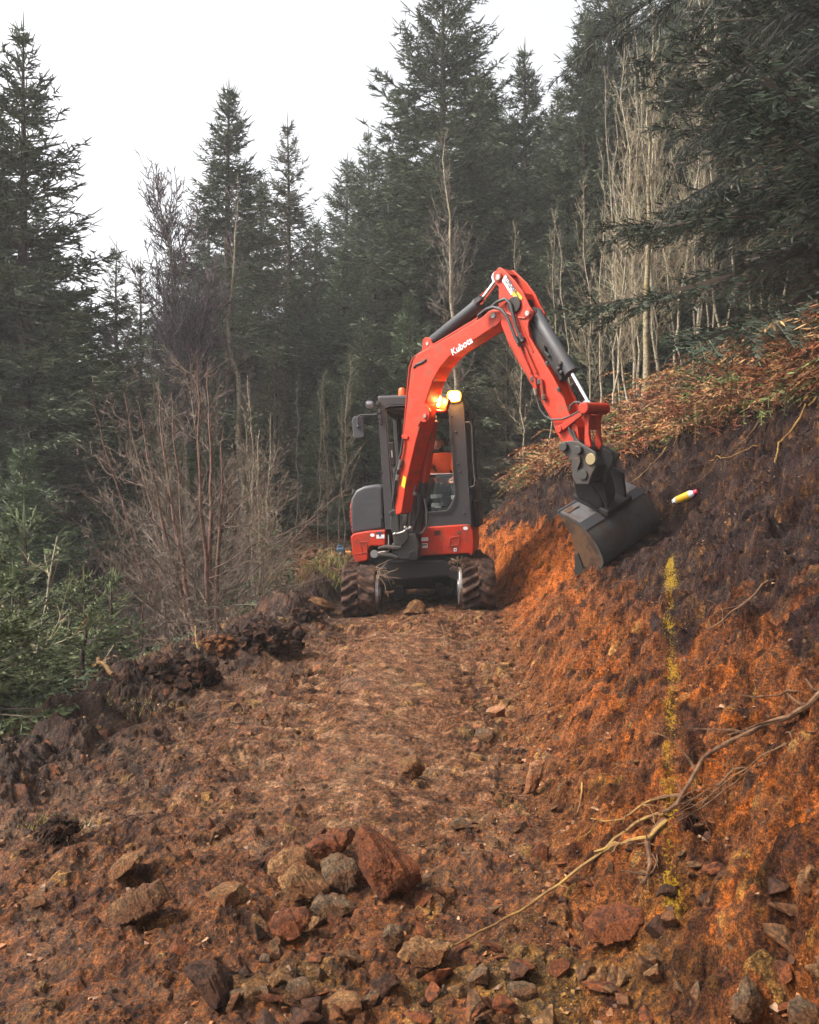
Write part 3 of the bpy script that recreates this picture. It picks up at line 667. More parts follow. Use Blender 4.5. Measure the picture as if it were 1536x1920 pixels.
# beacon, lamps and mirror
mb = MB(); bc = PF(755, 746, .55); mb.tube([bc, bc + UPV * .045], .058, 20); mb.tube([bc + UPV * .045, bc + UPV * .10, bc + UPV * .125, bc + UPV * .135], [.052, .048, .035, .01], 20); part(mb, 'warning_beacon', M['beacon'], smooth=True)
def lampbody(c, d, w, h, depth, name, lens, parent=EXL, housing=M['black'], warm=0):
    d = np.array(d) / np.linalg.norm(d); s = np.cross(d, [0, 0, 1.]); s /= np.linalg.norm(s); u = np.cross(s, d)
    def sup(w_, h_, e=3.2, n=28):
        out = []
        for k in range(n):
            a = 6.283 * k / n; ca, sa = math.cos(a), math.sin(a)
            out.append((w_ * math.copysign(abs(ca) ** (2 / e), ca), h_ * math.copysign(abs(sa) ** (2 / e), sa)))
        return out
    mb = MB(); L = []
    for off, k in ((0, 1), (-depth * .6, .95), (-depth, .6)): L.append([c + s * x * k + u * y * k + d * off for x, y in sup(w / 2, h / 2)])
    rim = [c + s * x * .84 + u * y * .84 - d * .0 for x, y in sup(w / 2, h / 2)]; rin = [c + s * x * .82 + u * y * .82 - d * .018 for x, y in sup(w / 2, h / 2)]
    n = 28; vs = sum([rin, rim] + L, []); fs = []
    for i in range(4): fs += [(i * n + k, i * n + (k + 1) % n, (i + 1) * n + (k + 1) % n, (i + 1) * n + k) for k in range(n)]
    fs += [tuple(range(4 * n, 5 * n))]
    mb.add(vs, fs); hs_ = part(mb, name, housing, parent)
    mb = MB(); cc = c - d * .016; ln = [cc + s * x * .82 + u * y * .82 for x, y in sup(w / 2, h / 2)]; ln2 = [cc + s * x * .5 + u * y * .5 + d * .012 for x, y in sup(w / 2, h / 2)]
    mb.add(ln + ln2, [(k, (k + 1) % n, n + (k + 1) % n, n + k) for k in range(n)] + [tuple(range(n, 2 * n))]); part(mb, 'lens', lens, hs_, smooth=True)
    if lens is M['lit']:
        mb = MB(); r1 = [c + s * x * .80 + u * y * .80 + d * .004 for x, y in sup(w / 2, h / 2)]; r2 = [c + s * x * 1.04 + u * y * 1.04 + d * .002 for x, y in sup(w / 2, h / 2)]; mb.add(r1 + r2, [(k, (k + 1) % n, n + (k + 1) % n, n + k) for k in range(n)]); part(mb, 'halo_ring', M['amberglow'], hs_)  # added glowing ring standing in for the lamp's amber halo
    return hs_, d
tocam = lambda c: (CAM - c) * np.array([1, 1, .35])
c = PF(693, 757.5, -.03); lampbody(c, tocam(c), .135, .125, .07, 'unlit_work_lamp', M['lampglass'])
mb = MB(); mb.tube([PF(693, 766, 0), PF(694, 771, .0), PF(707, 771, .02)], .012, 6); part(mb, 'lamp_bracket', M['cabgrey'])
def lampat(c, d, power, rad, name='lamp_light', colr_=(1, .45, .12)):
    l = bpy.data.lights.new(name, 'POINT'); l.energy = power; l.color = colr_; l.shadow_soft_size = rad
    o = bpy.data.objects.new(name, l); col.objects.link(o); o.parent = EXL; o.location = tuple(c + np.array(d) * .10 - EX0); return o
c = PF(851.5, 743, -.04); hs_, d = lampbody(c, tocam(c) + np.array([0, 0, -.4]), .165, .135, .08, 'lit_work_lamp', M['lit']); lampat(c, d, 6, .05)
mb = MB(); mb.tube([PF(851, 752, 0), PF(851, 757, .03)], .014, 6); part(mb, 'lamp_bracket', M['cabgrey'])
mb = MB(); mb.tube(PFs([(707, 777), (700, 777.5), (678, 778), (672, 779.5), (670.5, 784), (671, 797)], -.06), .010, 8); mb.ball(PF(672, 800, -.055), .022)
mir = MB(); mp = [(662.5, 783), (664.5, 781), (678, 780.5), (681, 783), (683.5, 816), (682, 820), (665.5, 823), (662.5, 819.5), (660, 787)]
mir.prism(PFs(mp, -.045), EV * .035); mo = part(mir, 'mirror', M['char'], bevel=.01); part(mb, 'mirror_arm', M['cabgrey'], mo, smooth=True)

# --- boom plane
FB = P(755, 985, 10.05); D0 = np.array([math.sin(R(45)), -math.cos(R(45)), math.sin(R(4.4)) * .7]); D0 /= np.linalg.norm(D0)
BN = np.cross(D0, UPV); BN /= np.linalg.norm(BN)
if BN[1] < 0: BN = -BN                         # points away from the camera, to the right
TH = .22
def PB(px, py, t=0): return PP(px, py, FB + BN * (t - TH / 2), BN)
def PBs(pts, t=0): return [PB(a, b, t) for a, b in pts]
mid = TH / 2
# swing bracket
mb = MB()
mb.prism(PFs([(733, 958), (736, 955), (743, 955), (747, 962), (749, 996), (765, 1000), (766, 1012), (754, 1024), (739, 1021), (736, 1002), (731, 988)], -.33), EV * .10)
mb.prism(PFs([(760, 960), (778, 955), (790, 985), (786, 1005), (770, 1020), (756, 1015), (750, 990)], -.12), EV * .12)
mb.prism(PFs([(736, 1004), (780, 1000), (786, 1022), (782, 1048), (747, 1049), (740, 1030)], -.30), EV * .42)
mb.prism(PFs([(708, 1026), (716, 1023.5), (753, 1023), (754, 1029), (744, 1031), (720, 1029), (709, 1032)], -.34), EV * .22)
mb.prism(PFs([(707, 1037), (735, 1038), (748, 1044), (747, 1049), (733, 1045), (709, 1043)], -.34), EV * .22)
mb.cyl(PF(746, 1018, -.2), PF(746, 1050, -.2), .07, 18)
mb.cyl(PF(734, 962, -.345), PF(734, 962, .0), .03, 12)
sw = part(mb, 'swing_bracket', M['hitch'], bevel=.012, smooth=False)
mb = MB(); mb.cyl(PF(702, 1038.5, -.02) , PF(702, 1038.5, -.1), .05, 18); mb.cyl(PF(700, 1040, .02), PF(732, 1036, -.15), .03, 12); part(mb, 'swing_cylinder', M['steel'], sw)
mb = MB()
for pth in ([(737, 1002), (748, 1000), (757, 997), (762, 993)], [(762, 993), (761, 990), (768, 992)]): mb.tube(PFs(pth, -.36), .014, 8)
mb.tube(PFs([(729, 1003), (729, 1020), (727, 1026)], -.1), .01, 6)
for q in ((741, 1001), (759, 996), (763, 992), (760, 989)): mb.ball(PF(*q, -.37), .02, nu=10, nv=6)
part(mb, 'hose_fitting', M['steel'], sw, smooth=True, split=True)
# boom
bo = [(752.5, 962), (743, 966), (741, 950), (756, 820), (765, 740), (770.5, 692), (775, 675), (784, 663), (797, 656), (850, 626.5), (905, 594), (916, 583), (925, 580), (935, 583), (940, 592), (938, 603), (932, 609), (890, 636.5), (858, 656), (843, 668), (826, 688), (811, 714), (797, 757), (793, 782), (780, 825), (760, 912)]
mb = MB(); mb.prism(PBs(bo), BN * TH)
mb.prism(PBs([(918, 600), (925, 582), (938, 570), (948, 560), (957, 558), (968, 564), (971, 576), (966, 588), (952, 597), (938, 604)], mid - .06), BN * .12)
boom = part(mb, 'boom', M['red'], bevel=.010)
# welded rims along the belly edge
mb = MB(); edge_ = [(760, 912), (780, 825), (792, 784), (797, 757), (811, 714), (826, 688), (843, 668), (858, 656), (890, 636.5), (932, 609)]
mb.tube(PBs(edge_, .012), .010, 6); mb.tube([p + BN * (TH - .024) for p in PBs(edge_, .012)], .010, 6); part(mb, 'boom_seam', M['red2'], boom, split=True)
mb = MB()
for t in (-.006, TH - .03): 
    mb.prism([p + BN * t for p in PBs([(788, 672), (793.5, 648), (793, 638), (797, 633), (803, 632.5), (808, 636), (812, 645), (820, 652), (830, 650), (806, 664)], .03)], BN * .022)
mb.cyl(PB(801, 642, .02), PB(801, 642, .02) + BN * ((TH - .02) - (.02)), .03, 14)
part(mb, 'cylinder_lug', M['red'], boom, bevel=.004, split=True)
mb = MB(); mb.prism(PBs([(785, 762), (797, 757), (806, 770), (804, 786), (797, 792), (789, 790), (783, 800), (786, 775)], -.012), BN * .03); mb.cyl(PB(796, 780, -.03), PB(796, 780, -.03) + BN * ((.02) - (-.03)), .035, 16); part(mb, 'boom_lug', M['red'], boom, bevel=.004)
mb = MB(); mb.cyl(PB(796, 780, -.034), PB(796, 780, -.034) + BN * ((-.02) - (-.034)), .022, 12)
mb.cyl(PB(924, 591, -.012), PB(924, 591, -.012) + BN * ((.0) - (-.012)), .03, 16); mb.cyl(PB(801, 644, .018), PB(801, 644, .018) + BN * ((.03) - (.018)), .022, 12); part(mb, 'pin', M['steel'], boom, split=True)
mb = MB(); mb.cyl(PB(963, 571, mid - .14), PB(963, 571, mid - .14) + BN * ((mid + .14) - (mid - .14)), .085, 24); part(mb, 'boom_pivot', M['black'], boom, bevel=.01)
# pipes along the top of the boom
mb = MB()
mb.tube([PB(*q, .03) for q in [(757, 815), (768, 690), (772, 678), (779, 668), (799, 657), (816, 645), (893, 601), (900, 592), (908, 585)]], .013, 8)
mb.tube([PB(*q, .09) for q in [(763, 800), (777, 676), (785, 664), (800, 654), (870, 612), (897, 596), (903, 586)]], .011, 8)
mb.tube([PB(*q, .15) for q in [(790, 672), (800, 652), (880, 604), (900, 590)]], .011, 8)
part(mb, 'hydraulic_pipe', M['red2'], boom, smooth=True, split=True)
mb = MB()
for q, s_ in (((783, 670), .05), ((798, 661), .05), ((776, 683), .035), ((899, 592), .04), ((907, 597), .035), ((912, 590), .03), ((895, 602), .03)): mb.box(PB(*q, .02), (s_, s_ * .7, s_ * .8), (D0, BN, UPV))
mb.tube([PB(*q, .0) for q in [(776, 690), (781, 684), (792, 680), (800, 674)]], .018, 8)
part(mb, 'pipe_clamp', M['hose'], boom, bevel=.006, split=True)
mb = MB(); mb.prism(PBs([(752.5, 816), (760, 815), (765, 818), (764, 823), (754, 824)], -.02), BN * .04); mb.tube(PBs([(755, 826), (753, 840)], 0), .008, 6); part(mb, 'hose_bracket', M['red'], boom, bevel=.004)
mb = MB()
for pth in ([(756, 822), (752, 850), (742, 880), (738, 905), (737, 940)], [(751, 872), (745, 885), (741, 905), (738, 930)]): mb.tube([PB(*q, -.03) for q in pth], .016, 8)
part(mb, 'boom_foot_hose', M['hose'], boom, smooth=True, split=True)
mb = MB(); mb.tube([PB(*q, -.028) for q in [(752, 862), (748, 880)]], .022, 8); mb.tube([PB(*q, -.028) for q in [(746, 890), (744, 900)]], .02, 8); part(mb, 'hose_fitting', M['steel'], boom, split=True)
def bdecal(pts, t, mat, name, parent, th=.003): return MB().prism(PBs(pts, t), -BN * th).build(name, mat, parent)
bdecal([(757, 892), (762, 895), (759, 916), (752.5, 911)], -.001, M['yellow'], 'warning_sticker', boom)
# lettering on the boom
def text3(txt, p0, ux, uy, size, mat, name, parent, off=0.006, bold=.012, shear=.0):
    cu = bpy.data.curves.new('t', 'FONT'); cu.body = txt; cu.size = 1; cu.extrude = .01; cu.offset = bold; cu.shear = shear; cu.resolution_u = 4; cu.space_character = 1.02
    tmp = bpy.data.objects.new('t', cu); me = bpy.data.meshes.new_from_object(tmp); bpy.data.objects.remove(tmp)
    nz = np.cross(ux, uy); o3 = np.array(parent.parent.location if parent.parent else parent.location)
    n = len(me.vertices); a = np.zeros(n * 3, np.float32); me.vertices.foreach_get('co', a); a = a.reshape(-1, 3)
    a = p0 + a[:, :1] * size * ux + a[:, 1:2] * size * uy + nz * (a[:, 2:3] * .1 + off) - np.array(EX0)
    me.vertices.foreach_set('co', a.astype(np.float32).ravel()); me.materials.append(mat); me.update()
    return link(name, me, parent)
p0 = PB(849, 667, -.004); p1 = PB(887, 642, -.004); ux = p1 - p0; wlen = np.linalg.norm(ux); ux /= wlen; uy = np.cross(-BN, ux); uy /= np.linalg.norm(uy)
if uy[2] < 0: uy = -uy
text3('Kubota', p0, ux, uy, wlen / 2.95, M['white'], 'lettering', boom, bold=.012)
# work lamp on the belly of the boom
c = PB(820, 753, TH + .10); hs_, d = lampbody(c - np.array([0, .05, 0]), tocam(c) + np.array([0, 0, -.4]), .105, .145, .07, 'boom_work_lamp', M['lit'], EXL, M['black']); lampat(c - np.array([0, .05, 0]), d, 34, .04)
mb = MB(); mb.prism(PBs([(803, 748), (808, 743), (818, 743), (813, 768), (806, 768), (802, 760)], TH + .02), BN * .02); mb.prism(PBs([(828, 744), (842, 748), (836, 768), (829, 773), (822, 770)], TH + .06), BN * .05); mb.prism(PBs([(804, 766), (828, 770), (824, 774), (806, 771)], TH - .02), BN * .12); part(mb, 'lamp_guard', M['red'], boom, bevel=.006, split=True)
mb = MB(); mb.prism(PBs([(834, 749), (841, 750), (838, 760), (835, 763)], TH + .055), -BN * .01); part(mb, 'amber_lens', M['amberglow'], hs_)

# --- boom cylinder with its guard
mb = MB(); mb.cyl(PB(777, 1035, TH + .02), PB(795, 905, TH + .07), .062, 20); mb.cyl(PB(775, 1042, TH - .1), PB(778, 1036, TH + .12), .06, 16); bcy = part(mb, 'boom_cylinder', M['black'], bevel=.006)
mb = MB(); mb.prism(PBs([(799, 784), (807, 786), (811, 790), (793, 913), (784, 912)], TH + .03), BN * .11); part(mb, 'rod_guard', M['red2'], bcy, bevel=.02, seg=3)
mb = MB(); mb.cyl(PB(808, 782, TH - .04), PB(812, 784, TH + .16), .05, 18); mb.cyl(PB(808, 784, TH + .07), PB(806, 800, TH + .07), .033, 14); part(mb, 'rod_eye', M['black'], bcy)
mb = MB(); mb.tube(PBs([(785, 878), (782, 905)], TH + .02), .014, 8)
for pth in ([(779, 905), (776, 935), (772, 965), (770, 985)], [(784, 925), (786, 955), (778, 980), (775, 995)], [(773, 930), (765, 960), (762, 985)], [(796, 935), (801, 960), (801, 985), (795, 997), (788, 1000)]): mb.tube(PBs(pth, TH - .04), .014, 8)
part(mb, 'cylinder_hose', M['hose'], bcy, smooth=True, split=True)
mb = MB(); mb.cyl(PB(778, 908, TH - .05), PB(775, 926, TH - .05), .02, 10); mb.ball(PB(777, 926, TH - .06), .028, nu=10, nv=6); mb.ball(PB(770, 990, TH - .1), .028, nu=10, nv=6); part(mb, 'hose_fitting', M['steel'], bcy, split=True)

# --- arm cylinder
def cyl_part(a, b, c_, r, rr, t, name, mat=None):
    mb = MB(); A, B, C_ = PB(*a, t), PB(*b, t), PB(*c_, t); ax = (B - A) / np.linalg.norm(B - A)
    mb.tube([A - ax * .02, A, B - ax * .05, B - ax * .05, B], [r * .8, r, r, r * 1.12, r * 1.12], 24); mb.cyl(A - BN * .06, A + BN * .06, r * .85, 16)
    cy_o = part(mb, name, mat or M['char'], smooth=True)
    mb = MB(); mb.cyl(B, C_, rr, 20); mb.cyl(C_ - BN * .055, C_ + BN * .055, rr * 1.9, 18); part(mb, 'piston_rod', M['chrome'], cy_o, smooth=True)
    return cy_o, ax
ac, ax = cyl_part((805, 646), (900, 569), (936, 520), .068, .030, mid, 'arm_cylinder')
mb = MB(); mb.tube([PB(*q, mid + .03) for q in [(822, 649), (860, 622), (905, 578)]], .016, 8); mb.box(PB(898, 563, mid - .05), (.09, .06, .05), (ax, BN, np.cross(ax, BN))); part(mb, 'cylinder_pipe', M['hose'], ac, split=True)
mb = MB(); mb.tube([PB(*q, mid + .05) for q in [(895, 562), (930, 528)]], .012, 6); part(mb, 'rod_pipe', M['red2'], ac)

# --- arm
an = [(930, 507), (934, 502), (939, 501), (951, 512), (966, 527), (981, 548), (993, 574), (999, 583), (999, 590), (996, 597), (991, 604), (990, 614), (993, 632), (1010, 660), (1040, 712), (1058, 748), (1067, 775), (1083, 800), (1086, 829), (1057, 830), (1043, 812), (1033, 785), (1000, 728), (973, 681), (951, 638), (939, 607), (935, 570), (935, 538), (928, 530), (924, 520), (925, 511)]
AT = .23; AO = mid - AT / 2
mb = MB(); mb.prism(PBs(an, AO), BN * .022); mb.prism([p + BN * (AT - .022) for p in PBs(an, AO)], BN * .022)
web = [(944, 600), (966, 590), (984, 600), (990, 614), (993, 634), (1010, 662), (1040, 714), (1056, 748), (1065, 776), (1080, 800), (1082, 826), (1058, 827), (1044, 810), (1035, 786), (1002, 728), (975, 681), (953, 638)]
mb.prism(PBs(web, AO + .0205), BN * (AT - .041))
mb.prism(PBs([(934, 503), (939, 502.5), (949, 512.5), (944, 516)], AO + .0205), BN * (AT - .041))
mb.prism(PBs([(972, 546), (978, 548), (981, 560), (976, 556)], AO + .0205), BN * (AT - .041))
arm = part(mb, 'arm', M['red'], bevel=.007)
mb = MB()
for q, r_ in (((933, 519.5), .052), ((988, 587), .048)):
    mb.cyl(PB(*q, AO - .018), PB(*q, AO - .018) + BN * ((AO + AT + .018) - (AO - .018)), r_, 22)
part(mb, 'arm_boss', M['red2'], arm, bevel=.006, split=True)
mb = MB()
for q, r_ in (((933, 519.5), .03), ((988, 587), .026)):
    mb.cyl(PB(*q, AO - .026), PB(*q, AO - .026) + BN * ((AO + AT + .026) - (AO - .026)), r_, 18)
part(mb, 'pin', M['steel'], arm, split=True)
mb = MB(); mb.tube(PBs([(952, 563), (946, 572), (950, 586), (963, 594), (985, 597)], AO - .004), .011, 6); mb.tube(PBs([(953, 640), (976, 682), (1003, 729), (1036, 787)], AO - .002), .008, 6); mb.tube(PBs([(972, 596), (984, 622), (1000, 660)], AO - .002), .010, 6); part(mb, 'arm_seam', M['red2'], arm, split=True)
bdecal([(941.7, 526), (948, 515.5), (965, 542.6), (959, 553.5)], AO - .001, M['white'], 'hire_sticker', arm)
bdecal([(960, 551.5), (967, 541.5), (980, 558), (972, 571)], AO - .001, M['yellow'], 'warning_sticker', arm)
bdecal([(968, 552), (969.5, 549.5), (973, 556), (971, 558)], AO - .005, M['ink'], 'sticker_print', arm, .001)
bdecal([(973, 564), (975, 560), (977, 562), (974.5, 567)], AO - .005, M['ink'], 'sticker_print', arm, .001)
q0 = PB(942.6, 524, AO - .004); q1 = PB(960, 551.5, AO - .004); ux = q1 - q0; wl = np.linalg.norm(ux); ux /= wl; uy = np.cross(-BN, ux); uy /= np.linalg.norm(uy)
if uy[2] < 0: uy = -uy
stk = [c_ for c_ in arm.children if c_.name.startswith('hire')][0]
for qq, tx, sz in ((.034, 'STROKER', .052), (.012, 'PLANT HIRE LTD', .024)):
    text3(tx, q0 + uy * qq + ux * .015, ux, uy, sz, M['ink'], 'sticker_print', arm, off=.004, bold=.01)
# pipes, hoses on the arm
mb = MB()
for pth, t in (([(976, 654), (996, 700)], AO - .02), ([(985, 652), (1006, 700)], AO - .02), ([(972, 646), (978, 656)], AO - .02)): mb.tube([PB(*q, t) for q in pth], .013, 8)
for pth in ([(1003, 708), (1007, 735)], [(1015, 712), (1019, 742)]): mb.tube([PB(*q, AO - .02) for q in pth], .018, 8)
part(mb, 'arm_pipe', M['red2'], arm, smooth=True, split=True)
mb = MB()
for q, s_ in (((972, 640), .04), ((981, 636), .045), ((977, 648), .035), ((999, 711), .05), ((1012, 716), .055), ((1020, 747), .035), ((1026, 681), .04), ((1048, 730), .04)): mb.box(PB(*q, AO - .02), (s_ * .8, s_ * .7, s_), (D0, BN, UPV))
part(mb, 'pipe_clamp', M['hose'], arm, bevel=.006, split=True)
mb = MB()
mb.tube([PB(*q, AO - .045) for q in [(905, 590), (920, 577), (933, 566), (948, 560.5), (957, 570), (962, 590), (968, 612), (977, 636)]], .0175, 10)
mb.tube([PB(*q, AO - .075) for q in [(897, 592), (912, 580), (925, 576), (940, 580), (950, 592), (958, 612), (966, 632), (972, 644)]], .0175, 10)
mb.tube([PB(*q, AO - .03) for q in [(1005, 738), (1008, 752), (1013, 768), (1022, 780), (1035, 787), (1055, 786), (1072, 779), (1088, 770)]], .010, 8)
mb.tube([PB(*q, AO + .0) for q in [(1068, 770), (1070, 760), (1078, 754), (1088, 755), (1092, 762)]], .011, 8)
mb.tube([PB(*q, mid) for q in [(1022, 655), (1026, 680), (1048, 728), (1062, 765)]], .012, 8)
part(mb, 'arm_hose', M['hose'], arm, smooth=True, split=True)
mb = MB()
for a_, b_ in (((968, 632), (973, 646)), ((974, 626), (979, 640)), ((1004, 728), (1006, 740)), ((1019, 740), (1020, 748))): mb.cyl(PB(*a_, AO - .04), PB(*b_, AO - .03), .021, 10)
part(mb, 'hose_fitting', M['steel'], arm, smooth=True, split=True)
# bucket cylinder, outer face of the arm
bc_, ax = cyl_part((1003, 587), (1072, 699), (1106, 759), .066, .026, mid, 'bucket_cylinder')
mb = MB(); mb.prism(PBs([(996, 590), (1006, 585), (1030, 640), (1060, 700), (1050, 716), (1020, 668), (1000, 640), (992, 615)], mid - .05), BN * .10); part(mb, 'cylinder_cradle', M['black'], bc_, bevel=.01)
mb = MB(); e3 = np.cross(ax, BN)
for q in ((1010, 585), (1021, 600)): mb.box(PB(*q, mid + .05), (.08, .05, .05), (ax, BN, e3))
for q in ((1052, 682), (1048, 692), (1053, 699)): mb.ball(PB(*q, mid - .06), .028, nu=10, nv=6)
mb.tube([PB(*q, mid - .07) for q in [(1020, 648), (1022, 660), (1030, 668)]], .016, 8)
part(mb, 'valve_block', M['black'], bc_, bevel=.004, split=True)

# --- linkage
mb = MB()
for t in (0, AT + .04): mb.prism([p + BN * t for p in PBs([(1041, 803), (1047, 798), (1062, 790), (1078, 775), (1090, 763), (1098, 768), (1090, 780), (1072, 794), (1052, 810), (1045, 811)], AO - .035)], BN * .03)
mb.cyl(PB(1047, 805, AO - .05), PB(1047, 805, AO - .05) + BN * ((AO + AT + .05) - (AO - .05)), .035, 16)
lk = part(mb, 'side_link', M['red2'], bevel=.006, split=True)
mb = MB(); mb.cyl(PB(1093, 765, AO - .06), PB(1093, 765, AO - .06) + BN * ((AO + AT + .12) - (AO - .06)), .058, 24); part(mb, 'link_pin', M['red2'], bevel=.012)
mb = MB()
for t in (0, .19): mb.prism([p + BN * t for p in PBs([(1095, 768), (1106, 770), (1104, 790), (1104, 815), (1108, 836), (1102, 846), (1095, 840), (1096, 805)], mid - .10)], BN * .04)
mb.prism(PBs([(1099, 778), (1106, 778), (1106, 806), (1099, 806)], mid - .06), BN * .13)
part(mb, 'bucket_link', M['red2'], bevel=.008)
# --- quick hitch
mb = MB()
hp_ = [(1050, 836), (1057, 828), (1070, 826), (1085, 828), (1098, 836), (1116, 848), (1120, 862), (1117, 876), (1108, 893), (1104, 908), (1080, 908), (1073, 895), (1071, 864), (1062, 854), (1052, 847)]
for t in (0, .28): mb.prism([p + BN * t for p in PBs(hp_, mid - .17)], BN * .035)
mb.prism(PBs([(1074, 862), (1086, 850), (1100, 858), (1112, 872), (1104, 905), (1082, 905)], mid - .13), BN * .26)
mb.prism(PBs([(1128, 834), (1160, 850), (1152, 876), (1138, 876), (1118, 866), (1104, 862)], mid + .168), BN * .04)
mb.cyl(PB(1055, 838, mid - .21), PB(1055, 838, mid - .21) + BN * ((mid + .2) - (mid - .21)), .045, 16); mb.cyl(PB(1082, 844, mid - .22), PB(1082, 844, mid - .22) + BN * ((mid + .2) - (mid - .22)), .042, 16)
hit_ = part(mb, 'quick_hitch', M['hitch'], bevel=.008)
mb = MB(); mb.cyl(PB(1107, 861, mid - .19), PB(1107, 861, mid - .19) + BN * ((mid - .17) - (mid - .19)), .055, 24); part(mb, 'pivot_cap', plain('brass cap', (.25, .19, .10), .5, .4), hit_, bevel=.004)
mb = MB(); mb.prism(PBs([(1078, 858), (1087, 856), (1088, 866), (1083, 880), (1077, 878)], mid - .20), BN * .03); mb.cyl(PB(1092, 890, mid - .19), PB(1092, 890, mid - .19) + BN * ((mid - .17) - (mid - .19)), .05, 18); part(mb, 'hitch_lug', M['hitch'], hit_, bevel=.004, split=True)
mb = MB()
for pth in ([(1066, 800), (1072, 815), (1080, 828)], [(1074, 806), (1080, 822), (1090, 834)]): mb.tube(PBs(pth, AO - .02), .012, 6)
for q in ((1076, 800), (1082, 803), (1079, 808), (1085, 812), (1078, 815)): mb.ball(PB(*q, mid), .02, nu=8, nv=6)
part(mb, 'hitch_hose', M['hose'], hit_, split=True)

# --- bucket: profile in the plane across its width
BL = P(1100, 996, 8.05); BW = P(1209, 925, 8.05 + .80) - BL; bwl = np.linalg.norm(BW); bw = BW / bwl
def PK(px, py, t=0): return PP(px, py, BL + bw * t, bw)
prof = [(1044, 960), (1066, 971), (1086, 982), (1100, 996), (1109, 1006), (1117, 1018), (1125, 1033), (1130, 1045), (1132, 1056), (1129, 1064), (1122, 1068), (1110, 1069), (1096, 1071), (1079, 1075)]
o3 = [PK(*q) for q in prof]; cen = np.mean(o3, axis=0) * .4 + .6 * PK(1070, 1020)
def inset(pts, dist):
    out = []
    for i, p in enumerate(pts):
        t = pts[min(i + 1, len(pts) - 1)] - pts[max(i - 1, 0)]; nn = np.cross(t, bw); nn /= np.linalg.norm(nn)
        if np.dot(nn, cen - p) < 0: nn = -nn
        out.append(p + nn * dist)
    return out
i3 = inset(o3, .022); n = len(o3)
mb = MB(); W = bw * bwl
vs = o3 + i3 + [p + W for p in o3] + [p + W for p in i3]; fs = []
for k in range(n - 1): fs += [(k, k + 1, 2 * n + k + 1, 2 * n + k), (n + k + 1, n + k, 3 * n + k, 3 * n + k + 1), (k + 1, k, n + k, n + k + 1), (2 * n + k, 2 * n + k + 1, 3 * n + k + 1, 3 * n + k)]
fs += [(0, 2 * n, 3 * n, n), (n - 1, 2 * n - 1, 4 * n - 1, 3 * n - 1)]
mb.add(vs, fs)
buck = part(mb, 'bucket', M['bucket'], smooth=True)
sp = prof + [(1078, 1040), (1077, 1030), (1071, 1006), (1060, 985), (1050, 970)]
for t, lab in ((.004, 1), (bwl - .026, 0)):
    mb = MB(); mb.prism([PK(*q) + bw * t for q in sp], bw * .022); part(mb, 'side_plate', M['bucket2'], buck, bevel=.003)
mb = MB(); mb.prism([p - bw * .012 for p in [PK(1079, 1078), PK(1078, 1038), PK(1084, 1036), PK(1096, 1068), PK(1100, 1074)]], bw * .035); mb.prism([p for p in [PK(1078, 1079), PK(1079, 1073), PK(1104, 1069.5), PK(1103, 1074)]], W * 1.0); part(mb, 'cutting_edge', M['hitch'], buck, bevel=.003)
mb = MB()
a_, b_ = PK(1086, 982), PK(1100, 996); out = -(cen - a_); out -= bw * np.dot(out, bw); out /= np.linalg.norm(out)
mb.prism([a_ + out * .002, b_ + out * .002, b_ + W + out * .002, a_ + W + out * .002], out * .008); mb.prism([PK(1044, 960) + out * .001, PK(1047, 961.5) + out * .001, PK(1047, 961.5) + W + out * .001, PK(1044, 960) + W + out * .001], out * .012)
part(mb, 'stiffener', M['char'], buck, bevel=.003)
mb = MB(); mb.prism([PK(1047, 961.5) + out * .001 + bw * .02, PK(1086, 982) + out * .001 + bw * .02, PK(1086, 982) + out * .001 + W * .985, PK(1047, 961.5) + out * .001 + W * .985], out * .004); part(mb, 'top_plate', M['plate'], buck)  # paler sheet laid over the bucket's top face
mb = MB(); u_ = (PK(1086, 982) - PK(1044, 960)); u_ /= np.linalg.norm(u_); c = PK(1055, 965.5) + bw * .13 + out * .006
mb.box(c, (.05, .13, .01), (u_, bw, out)); mb.box(c + bw * .1 + u_ * .02, (.008, .09, .02), (u_, bw, out)); part(mb, 'number_plate', M['bucket2'], buck, split=True)
# tilting lower half of the hitch and its cylinder
cb_ = PK(1072, 974) + bw * bwl * .5
mb = MB(); E2 = out; hgt = .26
for t in (-.20, .16):
    mb.prism([cb_ + u_ * -.20 + bw * t, cb_ + u_ * .19 + bw * t, cb_ + u_ * .12 + bw * t + E2 * .30, cb_ + u_ * -.10 + bw * t + E2 * .34], bw * .04)
mb.box(cb_ + E2 * .03, (.42, .5, .06), (u_, bw, E2)); lowh = part(mb, 'hitch_frame', M['black'], hit_, bevel=.012)
mb = MB(); mb.prism([P(*q, 8.28) for q in [(1073, 900), (1082, 895), (1105, 905), (1128, 928), (1134, 950), (1118, 956), (1100, 943), (1084, 937), (1078, 925)]], BN * .07)
mb.prism([P(*q, 8.32) for q in [(1100, 884), (1112, 877), (1128, 880), (1136, 905), (1139, 924), (1136, 940), (1140, 954), (1132, 958), (1122, 945), (1112, 925), (1102, 900)]], BN * .17)
part(mb, 'tilt_cylinder', M['black'], hit_, bevel=.025, seg=3, split=True)
M['leaf'] = plain('wet brown leaf', (.16, .06, .02), .6)
